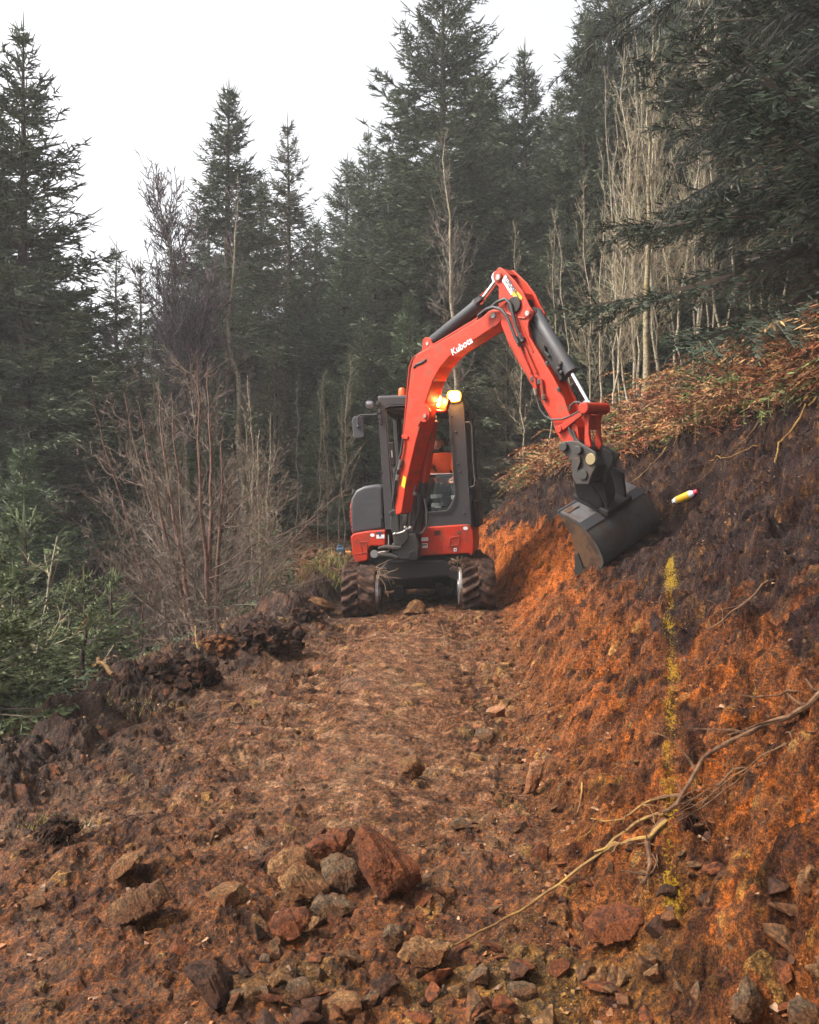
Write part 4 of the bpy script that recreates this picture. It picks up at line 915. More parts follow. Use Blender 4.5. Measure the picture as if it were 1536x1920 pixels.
# roots caught on the tracks
mb = MB(); rr = random.Random(4); M['root'] = plain('pale root', (.16, .10, .06), .8)
for k in range(18):
    c = P(rr.uniform(704, 714), rr.uniform(1062, 1080), 9.78 + rr.uniform(-.05, .1)); pth = [c]
    dd = np.array([rr.uniform(.1, 1), rr.uniform(-.5, .1), rr.uniform(-.7, .4)])
    for q in range(5): dd = dd + np.array([rr.uniform(-.7, .6), rr.uniform(-.3, .3), rr.uniform(-.7, .5)]); pth.append(pth[-1] + dd * .035)
    mb.tube(pth, [.006, .005, .0045, .004, .003, .002], 5)
o = mb.build('root_tangle', M['root'], None, origin=P(709, 1070, 9.78)); tag(o, 'tangle of pale roots caught beside the excavator track on the left', 'roots')
mb = MB()
for k in range(24):
    c = P(rr.uniform(844, 864), rr.uniform(1050, 1070), 9.85); pth = [c]
    for q in range(3): pth.append(pth[-1] + np.array([rr.uniform(-1, 1), rr.uniform(-.6, .2), rr.uniform(-.6, 1)]) * .04)
    mb.tube(pth, .004, 5)
o = mb.build('root_tangle', M['root'], None, origin=P(854, 1060, 9.85)); tag(o, 'small matted clump of roots on top of the right track frame', 'roots')

# ------------------------------------------------------------------ the driver
def skin_body(name, chains, mat, parent, sub=2):
    """chains: list of lists of (point, radius); chains after the first start at an existing point"""
    vs, es, rs = [], [], []; key = {}
    for ch in chains:
        prev = None
        for p, r_ in ch:
            k = tuple(round(float(x), 4) for x in p)
            if k not in key: key[k] = len(vs); vs.append(k); rs.append(r_)
            if prev is not None and prev != key[k]: es.append((prev, key[k]))
            prev = key[k]
    o3 = np.array(DRV.location)
    me = bpy.data.meshes.new(name); me.from_pydata([tuple(np.array(v) - o3) for v in vs], es, []); me.materials.append(mat)
    ob = link(name, me, parent)
    m = ob.modifiers.new('skin', 'SKIN'); m.use_smooth_shade = True
    for i, r_ in enumerate(rs): me.skin_vertices[0].data[i].radius = (r_, r_)
    me.skin_vertices[0].data[0].use_root = True
    s_ = ob.modifiers.new('sub', 'SUBSURF'); s_.levels = sub; s_.render_levels = sub
    return ob
hipc = PF(843, 922, .78)
DRV = empty('person', tuple(hipc), 'driver in dark helmet and orange jacket sitting at the controls', 'person')
def off(p, x=0, f=0, u=0): return p + EX * x - EV * f + UPV * u
chest = off(hipc, -.03, .14, .38); neck = off(hipc, -.07, .20, .50); head = off(hipc, -.09, .24, .63)
shl = off(neck, -.17, .02, -.06); shr = off(neck, .18, -.02, -.06)
kl = off(hipc, -.13, .46, .07); kr = off(hipc, .13, .44, .06); fl_ = off(kl, .0, .06, -.42); fr_ = off(kr, .0, .06, -.42)
body = skin_body('body', [[(hipc, .14), (off(hipc, -.01, .05, .18), .13), (chest, .145), (neck, .06), (head, .07)],
    [(hipc, .14), (off(hipc, -.1, .06, 0), .09), (kl, .07), (off(kl, 0, .02, -.2), .06), (fl_, .045), (off(fl_, 0, .14, -.03), .045)],
    [(hipc, .14), (off(hipc, .1, .06, 0), .09), (kr, .07), (off(kr, 0, .02, -.2), .06), (fr_, .045), (off(fr_, 0, .14, -.03), .045)],
    [(chest, .145), (shl, .07), (off(shl, -.05, .16, -.22), .048), (off(shl, .0, .38, -.26), .036), (off(shl, .01, .44, -.26), .03)],
    [(chest, .145), (shr, .07), (off(shr, .05, .12, -.24), .048), (off(shr, .0, .34, -.30), .036), (off(shr, -.01, .40, -.30), .03)]], M['darkcloth'], DRV)
jac = skin_body('orange_jacket', [[(off(hipc, 0, .03, .06), .155), (off(hipc, -.01, .06, .18), .15), (chest, .165), (off(neck, 0, 0, -.03), .075)],
    [(chest, .165), (shl, .085), (off(shl, -.05, .16, -.22), .06), (off(shl, .0, .36, -.255), .045)],
    [(chest, .165), (shr, .085), (off(shr, .05, .12, -.24), .06), (off(shr, .0, .32, -.295), .045)]], M['orangecloth'], DRV)
mb = MB(); mb.ball(head + UPV * .02 , (.075, .092, .11), (EX, EV, UPV)); mb.ball(off(head, 0, .098, .0), (.014, .02, .022), (EX, EV, UPV)); mb.ball(off(head, .08, 0, .0), (.012, .022, .03), (EX, EV, UPV)); mb.ball(off(head, -.08, 0, .0), (.012, .022, .03), (EX, EV, UPV))
hd = mb.build('face', M['skin'], DRV, smooth=True)
mb = MB(); 
for s_ in (-.03, .03): mb.ball(off(head, s_, .083, .03), .011, nu=8, nv=6)
mb.box(off(head, 0, .088, -.045), (.045, .01, .008), (EX, EV, UPV)); mb.build('eyes_and_mouth', M['ink'], DRV)
mb = MB(); vs = []; nu = 24
hc = head + UPV * .055
for j in range(9):
    th = math.pi / 2 * j / 8; rr_ = .125 * math.cos(th) ; vs.append([hc + EX * rr_ * .92 * math.cos(6.283 * k / nu) + EV * rr_ * 1.1 * math.sin(6.283 * k / nu) + UPV * (.115 * math.sin(th)) for k in range(nu)])
fl2 = sum(vs, []); mb.add(fl2, [(j * nu + k, j * nu + (k + 1) % nu, (j + 1) * nu + (k + 1) % nu, (j + 1) * nu + k) for j in range(8) for k in range(nu)])
mb.tube([hc + EX * .117 * math.cos(6.283 * k / nu) - EV * .142 * math.sin(6.283 * k / nu) for k in range(nu + 1)], .008, 6, cap=False)
for s_ in (-1, 1): mb.ball(hc + EX * .118 * s_ - UPV * .05, (.025, .04, .05), (EX, EV, UPV))
mb.build('helmet', M['helmet'], DRV, smooth=True)
for base_, sh_ in ((kl, 0), (kr, 0)):
    for d_ in (-.13, -.24):
        c = off(base_, 0, .02 + .0 * d_, d_); mb = MB(); mb.tube([c + UPV * .025, c, c - UPV * .025], [.075, .075, .073], 16, cap=False); mb.build('reflective_band', M['reflect'], DRV, smooth=True)
def hand(wrist, fwd, name='hand'):
    ch = [[(wrist, .026), (wrist + fwd * .05 , .034), (wrist + fwd * .085, .032)]]; s3 = np.cross(fwd, UPV); s3 /= np.linalg.norm(s3); pal = wrist + fwd * .085
    for q in range(4):
        o_ = s3 * (-.03 + .02 * q); L = (.9, 1, .95, .75)[q]
        ch.append([(pal, .032), (pal + o_ + fwd * .02, .010), (pal + o_ + fwd * (.02 + .028 * L) - UPV * .012, .0095), (pal + o_ + fwd * (.03 + .03 * L) - UPV * .038 * L, .009), (pal + o_ + fwd * .03 - UPV * .06 * L, .008)])
    ch.append([(wrist + fwd * .05, .034), (wrist + fwd * .06 - s3 * .04 - UPV * .01, .012), (wrist + fwd * .085 - s3 * .05 - UPV * .03, .010), (wrist + fwd * .10 - s3 * .035 - UPV * .045, .009)])
    skin_body(name, ch, M['skin'], DRV, 1)
hand(off(shl, .01, .43, -.26), -EV); hand(off(shr, -.01, .39, -.30), -EV)
# ------------------------------------------------------------------ trees
def unit(v): return v / np.maximum(1e-9, np.linalg.norm(v, axis=-1, keepdims=True))
def perp(d, rg):
    r = rg.normal(size=d.shape); r -= d * np.sum(r * d, -1, keepdims=True); return unit(r)
def tubes(paths, rad, sides=3):
    """paths (N,K,3), rad (N,K) -> vertices, quads"""
    N_, K, _ = paths.shape; t = unit(np.gradient(paths, axis=1)); ref = np.zeros((N_, 1, 3)); m = np.abs(t[:, :1, 2:3]) > .8
    ref = np.where(m, np.array([1., 0.1, 0]), np.array([0, 0.1, 1.])) * np.ones((N_, 1, 1))
    u = unit(np.cross(t, ref)); w = np.cross(t, u); a = np.arange(sides) * 2 * math.pi / sides
    V = paths[:, :, None, :] + (u[:, :, None, :] * np.cos(a)[None, None, :, None] + w[:, :, None, :] * np.sin(a)[None, None, :, None]) * rad[:, :, None, None]
    id_ = np.arange(N_ * K * sides).reshape(N_, K, sides); nx = np.roll(id_, -1, 2)
    F = np.stack([id_[:, :-1], nx[:, :-1], nx[:, 1:], id_[:, 1:]], -1).reshape(-1, 4)
    return V.reshape(-1, 3), F
def blades(b, d, L, w, rg, n=2, mid=.45):
    a = perp(d, rg); Vs = []; 
    for k in range(n):
        ax = a if k == 0 else (np.cross(d, a) if n == 2 else unit(a * math.cos(math.pi * k / n) + np.cross(d, a) * math.sin(math.pi * k / n)))
        m = b + d * (L * mid)[:, None]; Vs.append(np.stack([b, m + ax * w[:, None], b + d * L[:, None], m - ax * w[:, None]], 1))
    V = np.concatenate(Vs, 0); return V.reshape(-1, 3), np.arange(len(V) * 4).reshape(-1, 4)
def ribbons(b, d, L, w, rg):
    a = perp(d, rg); Vs = []
    for ax in (a, np.cross(d, a)):
        e_ = b + d * L[:, None]; Vs.append(np.stack([b - ax * (w * .7)[:, None], b + ax * (w * .7)[:, None], e_ + ax * (w * .3)[:, None], e_ - ax * (w * .3)[:, None]], 1))
    V = np.concatenate(Vs, 0); return V.reshape(-1, 3), np.arange(len(V) * 4).reshape(-1, 4)
def needles(b, d, L, rg, per, nl=.02, nw=.0016):
    """needle triangles as thin quads (degenerate tip) round each shoot"""
    n = len(b); s = rg.uniform(.02, 1, (n, per)); p = b[:, None] + d[:, None] * (s * L[:, None])[..., None]
    dd = np.repeat(d[:, None], per, 1); r = perp(dd, rg); nd = unit(r * .85 + dd * rg.uniform(.3, .9, (n, per, 1))); ln = nl * rg.uniform(.7, 1.15, (n, per, 1)) * (1 - .35 * s[..., None])
    q = np.cross(nd, dd); q = unit(q); V = np.stack([p - q * nw, p + q * nw, p + nd * ln + q * nw * .3, p + nd * ln - q * nw * .3], 2)
    V = V.reshape(-1, 3); return V, np.arange(len(V)).reshape(-1, 4)
def join(parts):
    V, F, C, o = [], [], [], 0
    for v, f, c in parts: V.append(v); F.append(f + o); C.append(c); o += len(v)
    return np.concatenate(V), np.concatenate(F), np.concatenate(C)
def colfor(n, c, rg, var=.2, per=4):
    k = (n + per - 1) // per; base_ = np.array(c)[None] * (1 + var * rg.normal(size=(k, 1))) * (1 + .06 * rg.normal(size=(k, 3)))
    return np.clip(np.repeat(base_, per, 0)[:n], .003, .9)

M['needles'] = attrmat('spruce needles', .62, .3, 3, spec=.35)
M['bark'] = mudmat('spruce bark', (.03, .022, .018), (.075, .055, .042), (.13, .10, .08), 9, .85, .5)
def barkmat(name, pale, dark, moss, sc_=6, mossamt=.5):
    m = bpy.data.materials.new(name); nt, b = nodes_of(m); co = objco(nt)
    mp = nt.nodes.new('ShaderNodeMapping'); mp.inputs['Scale'].default_value = (1, 1, 2.2); nt.links.new(co, mp.inputs['Vector'])
    n = noise(nt, sc_ * 2.2, 6, .7, mp.outputs[0]); n2 = noise(nt, sc_ * .35, 4, .6, co)
    r = ramp(nt, n.outputs[0], [(.40, dark), (.50, pale), (.8, tuple(min(1, x * 1.2) for x in pale))]); r2 = ramp(nt, n2.outputs[0], [(.5, (0, 0, 0)), (.62, (mossamt,) * 3)])
    c = mix(nt, r2.outputs[0], r.outputs[0], moss); nt.links.new(c, b.inputs['Base Color']); b.inputs['Roughness'].default_value = .8; bump(nt, b, n.outputs[0], .4, .01)
    return m
M['birch'] = barkmat('pale birch bark', (.27, .23, .165), (.05, .035, .028), (.10, .09, .03), 5, .7)
M['birchtwig'] = attrmat('birch twigs', .75, .25, 5)
M['twigtan'] = attrmat('bare twigs', .75, .25, 5)

def spruce(seed, H, Rm, zlo=.06, dens=1.0, w=.019, green=(.070, .090, .052), tipg=(.145, .175, .105), dead=.12, near=False, asym=None, flat=False, power=.75):  # default greens are lightened and greyed: mist put into the needle colour
    rg = np.random.default_rng(seed)
    # trunk
    K = 14; tz = np.linspace(-.6, H, K); wob = np.cumsum(rg.normal(size=(K, 2)) * .02, 0); wob -= wob[1]
    tp = np.stack([wob[:, 0], wob[:, 1], tz], 1)[None]; r0 = .012 * H + .02; tr = (r0 * (1 - np.clip(tz, 0, H) / H) ** .9 + .012)[None]
    tV, tF = tubes(tp, tr, 9)
    # branches
    n1 = int(24 * H * dens); f = rg.uniform(0, 1, n1); z = H * (zlo + (1 - zlo - .01) * (f ** .95)); whorl = np.round(z / .42) * .42 + rg.normal(size=n1) * .05; z = np.where(rg.uniform(size=n1) < .7, np.minimum(whorl, H * .99), z)
    az = rg.uniform(0, 2 * math.pi, n1); rel = np.clip((H - z) / H, 0.01, 1)
    L = Rm * rel ** power * rg.uniform(.62, 1.12, n1) + .12
    if asym is not None: L *= 1 + .35 * np.cos(az - asym)
    el = np.radians(np.interp(rel, [0, .1, .3, .7, 1], [62, 42, 20, 2, -12])) + rg.normal(size=n1) * .12
    d = np.stack([np.cos(az) * np.cos(el), np.sin(az) * np.cos(el), np.sin(el)], 1)
    base_ = np.stack([np.interp(z, tz, wob[:, 0]), np.interp(z, tz, wob[:, 1]), z], 1)
    K1 = 6; s = np.linspace(0, 1, K1)[None, :, None]; bend = np.stack([rg.normal(size=n1) * .06, rg.normal(size=n1) * .06, -.10 * rel - .02], 1)[:, None]
    path = base_[:, None] + d[:, None] * s * L[:, None, None] + bend * (s ** 1.6) * L[:, None, None] + np.array([0, 0, 1.]) * (s ** 3) * (.12 * L)[:, None, None]
    bV, bF = tubes(path, np.maximum(.0035, (.004 + .011 * L[:, None]) * (1 - .85 * s[..., 0])), 3)
    def along(idx, t):
        q = t * (K1 - 1); i = np.clip(q.astype(int), 0, K1 - 2); fr = (q - i)[:, None]; a, b = path[idx, i], path[idx, i + 1]; return a * (1 - fr) + b * fr, unit(b - a)
    sp2 = .11 / dens ** .5
    c2 = np.maximum(3, (L / sp2).astype(int)) * 2; i2 = np.repeat(np.arange(n1), c2); t2 = rg.uniform(.10, 1, len(i2)) ** .85; p2, dd2 = along(i2, np.clip(t2, 0, .999))
    side_ = np.where(rg.uniform(size=len(i2)) < .5, -1, 1)[:, None]; hor = unit(np.cross(dd2, np.array([0, 0, 1.]))); ang = np.radians(rg.uniform(38, 68, len(i2)))[:, None]
    d2 = unit(dd2 * np.cos(ang) + hor * side_ * np.sin(ang) + np.array([0, 0, 1.]) * rg.normal(-.10, .22, (len(i2), 1)))
    L2 = np.clip(.46 * L[i2] * (1.04 - t2) + .09, .07, .85) * rg.uniform(.6, 1.15, len(i2))
    # hanging side shoots
    d2[:, 2] -= .12 * np.clip(rel[i2] * 2, 0, 1); d2 = unit(d2)
    sp3 = .064 / dens ** .4
    c3_ = np.maximum(1, (L2 / sp3).astype(int)) * 2 - 1; i3 = np.repeat(np.arange(len(i2)), c3_); t3 = rg.uniform(.12, 1, len(i3)); p3 = p2[i3] + d2[i3] * (t3 * L2[i3])[:, None]
    s3 = np.where(rg.uniform(size=len(i3)) < .5, -1, 1)[:, None]; h3 = unit(np.cross(d2[i3], np.array([0, 0, 1.]) + rg.normal(size=(len(i3), 3)) * .3)); a3 = np.radians(rg.uniform(30, 60, len(i3)))[:, None]
    d3 = unit(d2[i3] * np.cos(a3) + h3 * s3 * np.sin(a3) + rg.normal(size=(len(i3), 3)) * .08); L3 = rg.uniform(.07, .17, len(i3)) * (1.1 - .5 * t3)
    # leader shoots at branch tips
    pe = path[:, -1]; de = unit(path[:, -1] - path[:, -2]); Le = rg.uniform(.10, .2, n1)
    allp = np.concatenate([p2, p3, pe]); alld = np.concatenate([d2, d3, de]); allL = np.concatenate([L2, L3, Le])
    tip = np.concatenate([t2 * .7, .5 + .5 * t3, np.ones(n1)]); brel = np.concatenate([rel[i2], rel[i2][i3], rel]); tt = np.concatenate([t2, t2[i3], np.ones(n1)])
    dead_ = rg.uniform(size=len(allp)) < np.clip(dead * 3 * (brel - .35) * (1.15 - tt), 0, .9)
    lead = np.array([[0, 0, 1.]]); 
    parts = []
    gr = ~dead_; q = rg.normal(size=gr.sum()) * .5 + .25 + .35 * tip[gr]; q = np.clip(q, 0, 1)[:, None]; cc = (np.array(green) * (1 - q) + np.array(tipg) * q) * (1 + .15 * rg.normal(size=(gr.sum(), 1)))
    if near:
        v, f_ = needles(allp[gr], alld[gr], allL[gr], rg, near, .024, .0034); parts.append((v, f_, np.repeat(cc, near * 4, 0)))
        v, f_ = blades(allp[gr], alld[gr], allL[gr] * 1.05, np.full(gr.sum(), .0135), rg, 2, .5); parts.append((v, f_, np.tile(np.repeat(cc * .9, 4, 0), (2, 1))))
    else:
        v, f_ = ribbons(allp[gr], alld[gr], allL[gr] * 1.1, w * rg.uniform(.7, 1.2, gr.sum()), rg); parts.append((v, f_, np.tile(np.repeat(cc, 4, 0), (2, 1))))
    if dead_.any():
        v, f_ = blades(allp[dead_], alld[dead_], allL[dead_], np.full(dead_.sum(), .0045), rg, 2); parts.append((v, f_, colfor(len(v), (.10, .075, .055), rg)))
    parts.append((bV, bF, colfor(len(bV), (.07, .052, .042), rg, .15, 18)))
    k = int(.09 * H * 14); zz = H - rg.uniform(0, .9, 14); aa = rg.uniform(0, 6.28, 14); ee = np.radians(rg.uniform(35, 65, 14)); dl = np.stack([np.cos(aa) * np.cos(ee), np.sin(aa) * np.cos(ee), np.sin(ee)], 1)
    v, f_ = blades(np.stack([np.full(14, wob[-1, 0]), np.full(14, wob[-1, 1]), zz], 1), dl, np.clip((H - zz) * .45 + .1, .1, .4), np.full(14, w * .9), rg); parts.append((v, f_, colfor(len(v), tipg, rg)))
    v, f_ = blades(np.array([[wob[-1, 0], wob[-1, 1], H - .1]]), lead, np.array([.55]), np.array([w * .8]), rg); parts.append((v, f_, colfor(len(v), tipg, rg)))
    V, F, C = join(parts)
    return tV, tF, V, F, np.clip(C, .003, .5)

def make_spruce(seed, H, Rm, label, group=None, name='spruce_tree', **k):
    tV, tF, V, F, C = spruce(seed, H, Rm, **k)
    root = empty(name, (0, 0, 0), label, 'tree', group)
    link('trunk', np_mesh('trunk', tV, tF, M['bark'], True), root); link('foliage', np_mesh('foliage', V, F, M['needles'], False, C), root)
    return root
def at_px(px, y): return float(ray(px, 930)[0] / ray(px, 930)[1] * y)
def place(root, px, y, rot, s=1.0, dz=0, ztop=None, H=None):
    x = at_px(px, y); z = ground(x, y)
    if ztop is not None:            # scale so that the top reaches the given pixel row
        zt = P(px, ztop, y)[2]; s = (zt - z) / H
    root.location = (x, y, z + dz); root.rotation_euler = (0, 0, rot); root.scale = (s, s, s); return root
random.seed(3)
SP = []
defs = [(11, 12, 3.4, dict(dead=.2, power=.85)), (12, 12, 2.9, dict(dead=.25, power=.85)), (13, 12, 3.8, dict(dead=.2, power=.8)), (14, 12, 2.8, dict(dead=.8, dens=.8, power=.8, green=(.085, .082, .055), tipg=(.15, .15, .095))), (15, 10, 2.9, dict(dead=.1, zlo=.02, green=(.065, .10, .048), tipg=(.14, .19, .095)))]
GRP = 'dark spruces massed behind the excavator'
def zone(px):
    for lim, s in ((0, 'past the left edge'), (110, 'by the left edge'), (320, 'below the open sky at the left'), (480, 'under the tallest middle spruce'), (640, 'left of the excavator cab'), (780, 'above the excavator cab'), (960, 'behind the raised boom'), (1120, 'right of the boom tip'), (1300, 'behind the pale birch thicket'), (9999, 'behind the near spruce on the right')):
        if px < lim: return s
def rowof(y): return 'nearest' if y < 21.5 else 'middle' if y < 27 else 'rear' if y < 37 else 'farthest'
for sd, H, Rm, kw in defs: SP.append((make_spruce(sd, H, Rm, 'dark spruce massed with others behind the excavator', GRP, w=.0165, **kw), H))
used = set()
def spr(k, px, y, ztop, label=None, rot=None, group=GRP, sxy=1.0):
    root, H = SP[k]
    if k in used: root = copy_tree(root)
    used.add(k); place(root, px, y, random.uniform(0, 6.28) if rot is None else rot, ztop=ztop, H=H)
    root.scale = (root.scale[0] * sxy, root.scale[1] * sxy, root.scale[2])
    if label:
        root['label'] = label; 
        if 'group' in root: del root['group']
    else: root['label'] = 'dark spruce in the ' + rowof(y) + ' row ' + zone(px); root['group'] = GRP
    return root
# skyline spruces one can tell apart
spr(0, 38, 15.5, 62, 'tall dark spruce at the left edge with a bare leader against the sky', sxy=1.05)
spr(2, -60, 17, 20, 'broad spruce half cut off by the left edge of the view', sxy=1.1)
spr(1, 432, 22, 175, 'pointed spruce rising above the middle gap between birches', sxy=1.15)
spr(3, 544, 25, 238, 'slim spruce just right of the tallest middle spruce', sxy=.95)
spr(2, 838, 23, -95, 'tallest spruce on the skyline behind the excavator boom', sxy=1.0)
spr(1, 985, 25, 98, 'narrow spruce right of the tallest skyline spruce')
spr(0, 690, 27, 255, 'spruce forming the shoulder left of the tallest skyline spruce', sxy=.9)
spr(4, 118, 17.5, 545, 'low spruce filling the foot of the left hand spruce', sxy=1.2)
spr(4, 52, 12.0, 845, 'young bright green spruce with a pale leader at the left', sxy=1.35)
spr(3, 222, 26, 470, 'thin far spruce under the bare birch crown', sxy=.9)
spr(3, 262, 24, 500, 'second thin far spruce beside the bare birch crown', sxy=.9)
spr(1, 1092, 21, 40, 'spruce with drooping sprays just right of the open sky')
spr(0, 1140, 22, -120, 'high spruce above the pale birch stems')
# mass behind
mass = [(330, 30, 470), (395, 29, 400), (480, 29, 330), (600, 30, 410), (650, 33, 330), (760, 30, 180), (740, 35, 300), (900, 32, 160), (935, 29, 230), (1040, 30, 150), (1010, 34, 260), (1180, 28, -60), (1250, 27, -100), (1330, 26, -160), (1420, 25, -200), (1500, 24, -260), (1600, 24, -260),
        (560, 24, 520), (640, 24, 450), (705, 22, 420), (785, 24, 330), (880, 25, 330), (1100, 26, 260), (1060, 24, 330), (330, 23, 640), (170, 24, 640), (80, 24, 430), (-30, 24, 300), (395, 20, 760), (280, 20, 800), (520, 20, 640), (610, 19, 700), (690, 20, 610), (770, 20, 560), (860, 21, 520), (950, 20, 540), (1020, 21, 470), (1130, 22, 400), (1200, 22, 300), (1280, 22, 200), (1380, 21, 80), (180, 18, 760), (1480, 20, 0)]
for i, (px, y, zt) in enumerate(mass): spr((i * 7 + 3) % 5, px, y, zt + random.uniform(-25, 25), sxy=random.uniform(.95, 1.25))
far = [(-250, 40, 380), (-120, 42, 500), (60, 45, 560), (200, 48, 640), (300, 46, 600), (420, 45, 480), (560, 44, 520), (-350, 30, 200), (-500, 26, 200), (-200, 28, 150), (1700, 22, -300), (1850, 25, -300)]
for i, (px, y, zt) in enumerate(far): spr((i * 3 + 1) % 5, px, y, zt, sxy=1.25)

# big spruce hanging in from the right, close by
def bough(name, label, px0, y0, pts_px, seed, n_side=1.0, spread=1.0, per=16):
    pass
near_r = make_spruce(31, 12.5, 3.3, 'large dark spruce close by with boughs hanging in from the right edge', None, dens=1.5, w=.011, zlo=.10, dead=.5, green=(.026, .040, .026), tipg=(.055, .080, .050), power=.55, asym=math.pi)
xr, yr = 6.1, 9.8; near_r.location = (xr, yr, ground(xr, yr) - .3); near_r.rotation_euler = (0, 0, .3)
near_r2 = make_spruce(32, 13, 3.0, 'second dark spruce behind the large one at the right edge', None, dens=1.1, w=.013, zlo=.12, dead=.6, green=(.022, .036, .024), tipg=(.04, .06, .04), power=.6)
near_r2.location = (7.2, 13.6, ground(7.2, 13.6) - .3)
# one long bough reaching out over the view at the top
def long_bough(label, P0, P1, seed, dens=1.0, L2m=.55, droop=.25):
    rg = np.random.default_rng(seed); P0, P1 = np.array(P0), np.array(P1); K = 14; s = np.linspace(0, 1, K)[:, None]
    path = P0 + (P1 - P0) * s + np.array([0, 0, 1.]) * (np.sin(s * math.pi) * droop) ; Lt = np.linalg.norm(P1 - P0)
    parts = []; v, f_ = tubes(path[None], (.028 * (1 - s[:, 0]) + .005)[None], 5); parts.append((v, f_, colfor(len(v), (.045, .035, .03), rg)))
    n2 = int(Lt / .05 * dens); t = rg.uniform(.05, 1, n2); q = t * (K - 1); i = np.clip(q.astype(int), 0, K - 2); fr = (q - i)[:, None]; p2 = path[i] * (1 - fr) + path[i + 1] * fr; dd = unit(path[i + 1] - path[i])
    hor = unit(np.cross(dd, np.array([0, 0, 1.]))); sd = np.where(rg.uniform(size=n2) < .5, -1, 1)[:, None]; d2 = unit(dd * .75 + hor * sd * .7 + rg.normal(size=(n2, 3)) * .12 - np.array([0, 0, .38])); L2 = L2m * (1.08 - t) * rg.uniform(.5, 1.1, n2) + .12
    v, f_ = tubes(np.stack([p2, p2 + d2 * (L2 * .5)[:, None], p2 + d2 * L2[:, None] - np.array([0, 0, .03])], 1), np.stack([np.full(n2, .005), np.full(n2, .004), np.full(n2, .003)], 1), 3); parts.append((v, f_, colfor(len(v), (.05, .04, .03), rg)))
    c = np.maximum(2, (L2 / .035).astype(int)); i3 = np.repeat(np.arange(n2), c); t3 = rg.uniform(.1, 1, len(i3)); p3 = p2[i3] + d2[i3] * (t3 * L2[i3])[:, None]; d3 = unit(d2[i3] * .75 + perp(d2[i3], rg) * .6 - np.array([0, 0, .18])); L3 = rg.uniform(.07, .16, len(i3))
    cc = colfor(len(i3), (.03, .048, .032), rg, .25, 1)
    v, f_ = needles(p3, d3, L3, rg, 12, .018, .0018); parts.append((v, f_, np.repeat(cc, 48, 0)))
    v, f_ = blades(p3, d3, L3, np.full(len(i3), .005), rg); parts.append((v, f_, np.tile(np.repeat(cc, 4, 0), (2, 1))))
    V, F, C = join(parts); V = V - P0
    return V, F, C, P0
def add_bough(label, name, P0, P1, seed, **k):
    V, F, C, p = long_bough(label, P0, P1, seed, **k); o = link(name, np_mesh(name, V, F, M['needles'], False, np.clip(C, .003, .4)), None, tuple(p)); tag(o, label, 'bough'); return o
def child_bough(P0, P1, seed, **k):
    V, F, C, p = long_bough('', P0, P1, seed, **k); o = link('bough', np_mesh('bough', V, F, M['needles'], False, np.clip(C, .003, .4)), near_r)
    o.matrix_parent_inverse = Matrix.Rotation(-.3, 4, 'Z') @ Matrix.Translation(-Vector(near_r.location)); o.location = tuple(p)
child_bough(P(1330, -60, 8.4), P(1040, 152, 8.9), 41, droop=.12, dens=1.3)
child_bough(P(1480, -90, 8.6), P(1180, 60, 8.8), 42, droop=.1, dens=1.3)
child_bough(P(1640, 180, 9.2), P(1290, 270, 8.9), 43, droop=.25, dens=1.4, L2m=.8)
child_bough(P(1640, 300, 9.2), P(1245, 400, 8.9), 44, droop=.3, dens=1.5, L2m=.9)
child_bough(P(1640, 60, 9.2), P(1330, 170, 9.2), 45, droop=.25, dens=1.4, L2m=.8)
child_bough(P(1660, 380, 9.3), P(1300, 480, 9.6), 46, droop=.3, dens=1.5, L2m=.9)
child_bough(P(1650, 0, 9.5), P(1380, 80, 9.7), 47, droop=.2, dens=1.4, L2m=.8)

# young spruces below the edge on the left, needles showing
YS = []
for sd in (51, 52):
    YS.append(make_spruce(sd, 2.6, 1.05, 'young spruce', None, name='young_spruce', zlo=.03, dens=.85, near=22, dead=.03, green=(.055, .078, .028), tipg=(.20, .23, .11), power=.6))
ysl = [(30, 6.6, 1.7, 'young spruce spreading bright needles at the left edge'), (120, 8.6, 2.0, 'young spruce behind the left edge brush'), (205, 8.3, 1.6, 'small spruce beside the dug berm'), (-60, 5.9, 1.8, 'young spruce cut by the left edge'), (60, 7.4, 1.5, 'low young spruce between the larger ones'), (150, 7.4, 1.5, 'smallest young spruce by the berm'), (415, 14.5, 1.5, 'blue green spruce seedling behind the alder stems'), (500, 15, 1.3, 'little dark seedling right of the alder stems'), (30, 10.5, 3.4, 'taller young spruce behind the brush at the left edge'),
       (-20, 5.3, 1.5, 'lowest young spruce in the left corner')]
for i, (px, y, h, lb) in enumerate(ysl):
    r_ = YS[i % 2] if i < 2 else copy_tree(YS[i % 2]); place(r_, px, y, i * 1.3, s=h / 2.6, dz=-.25 * (y < 9)); r_['label'] = lb

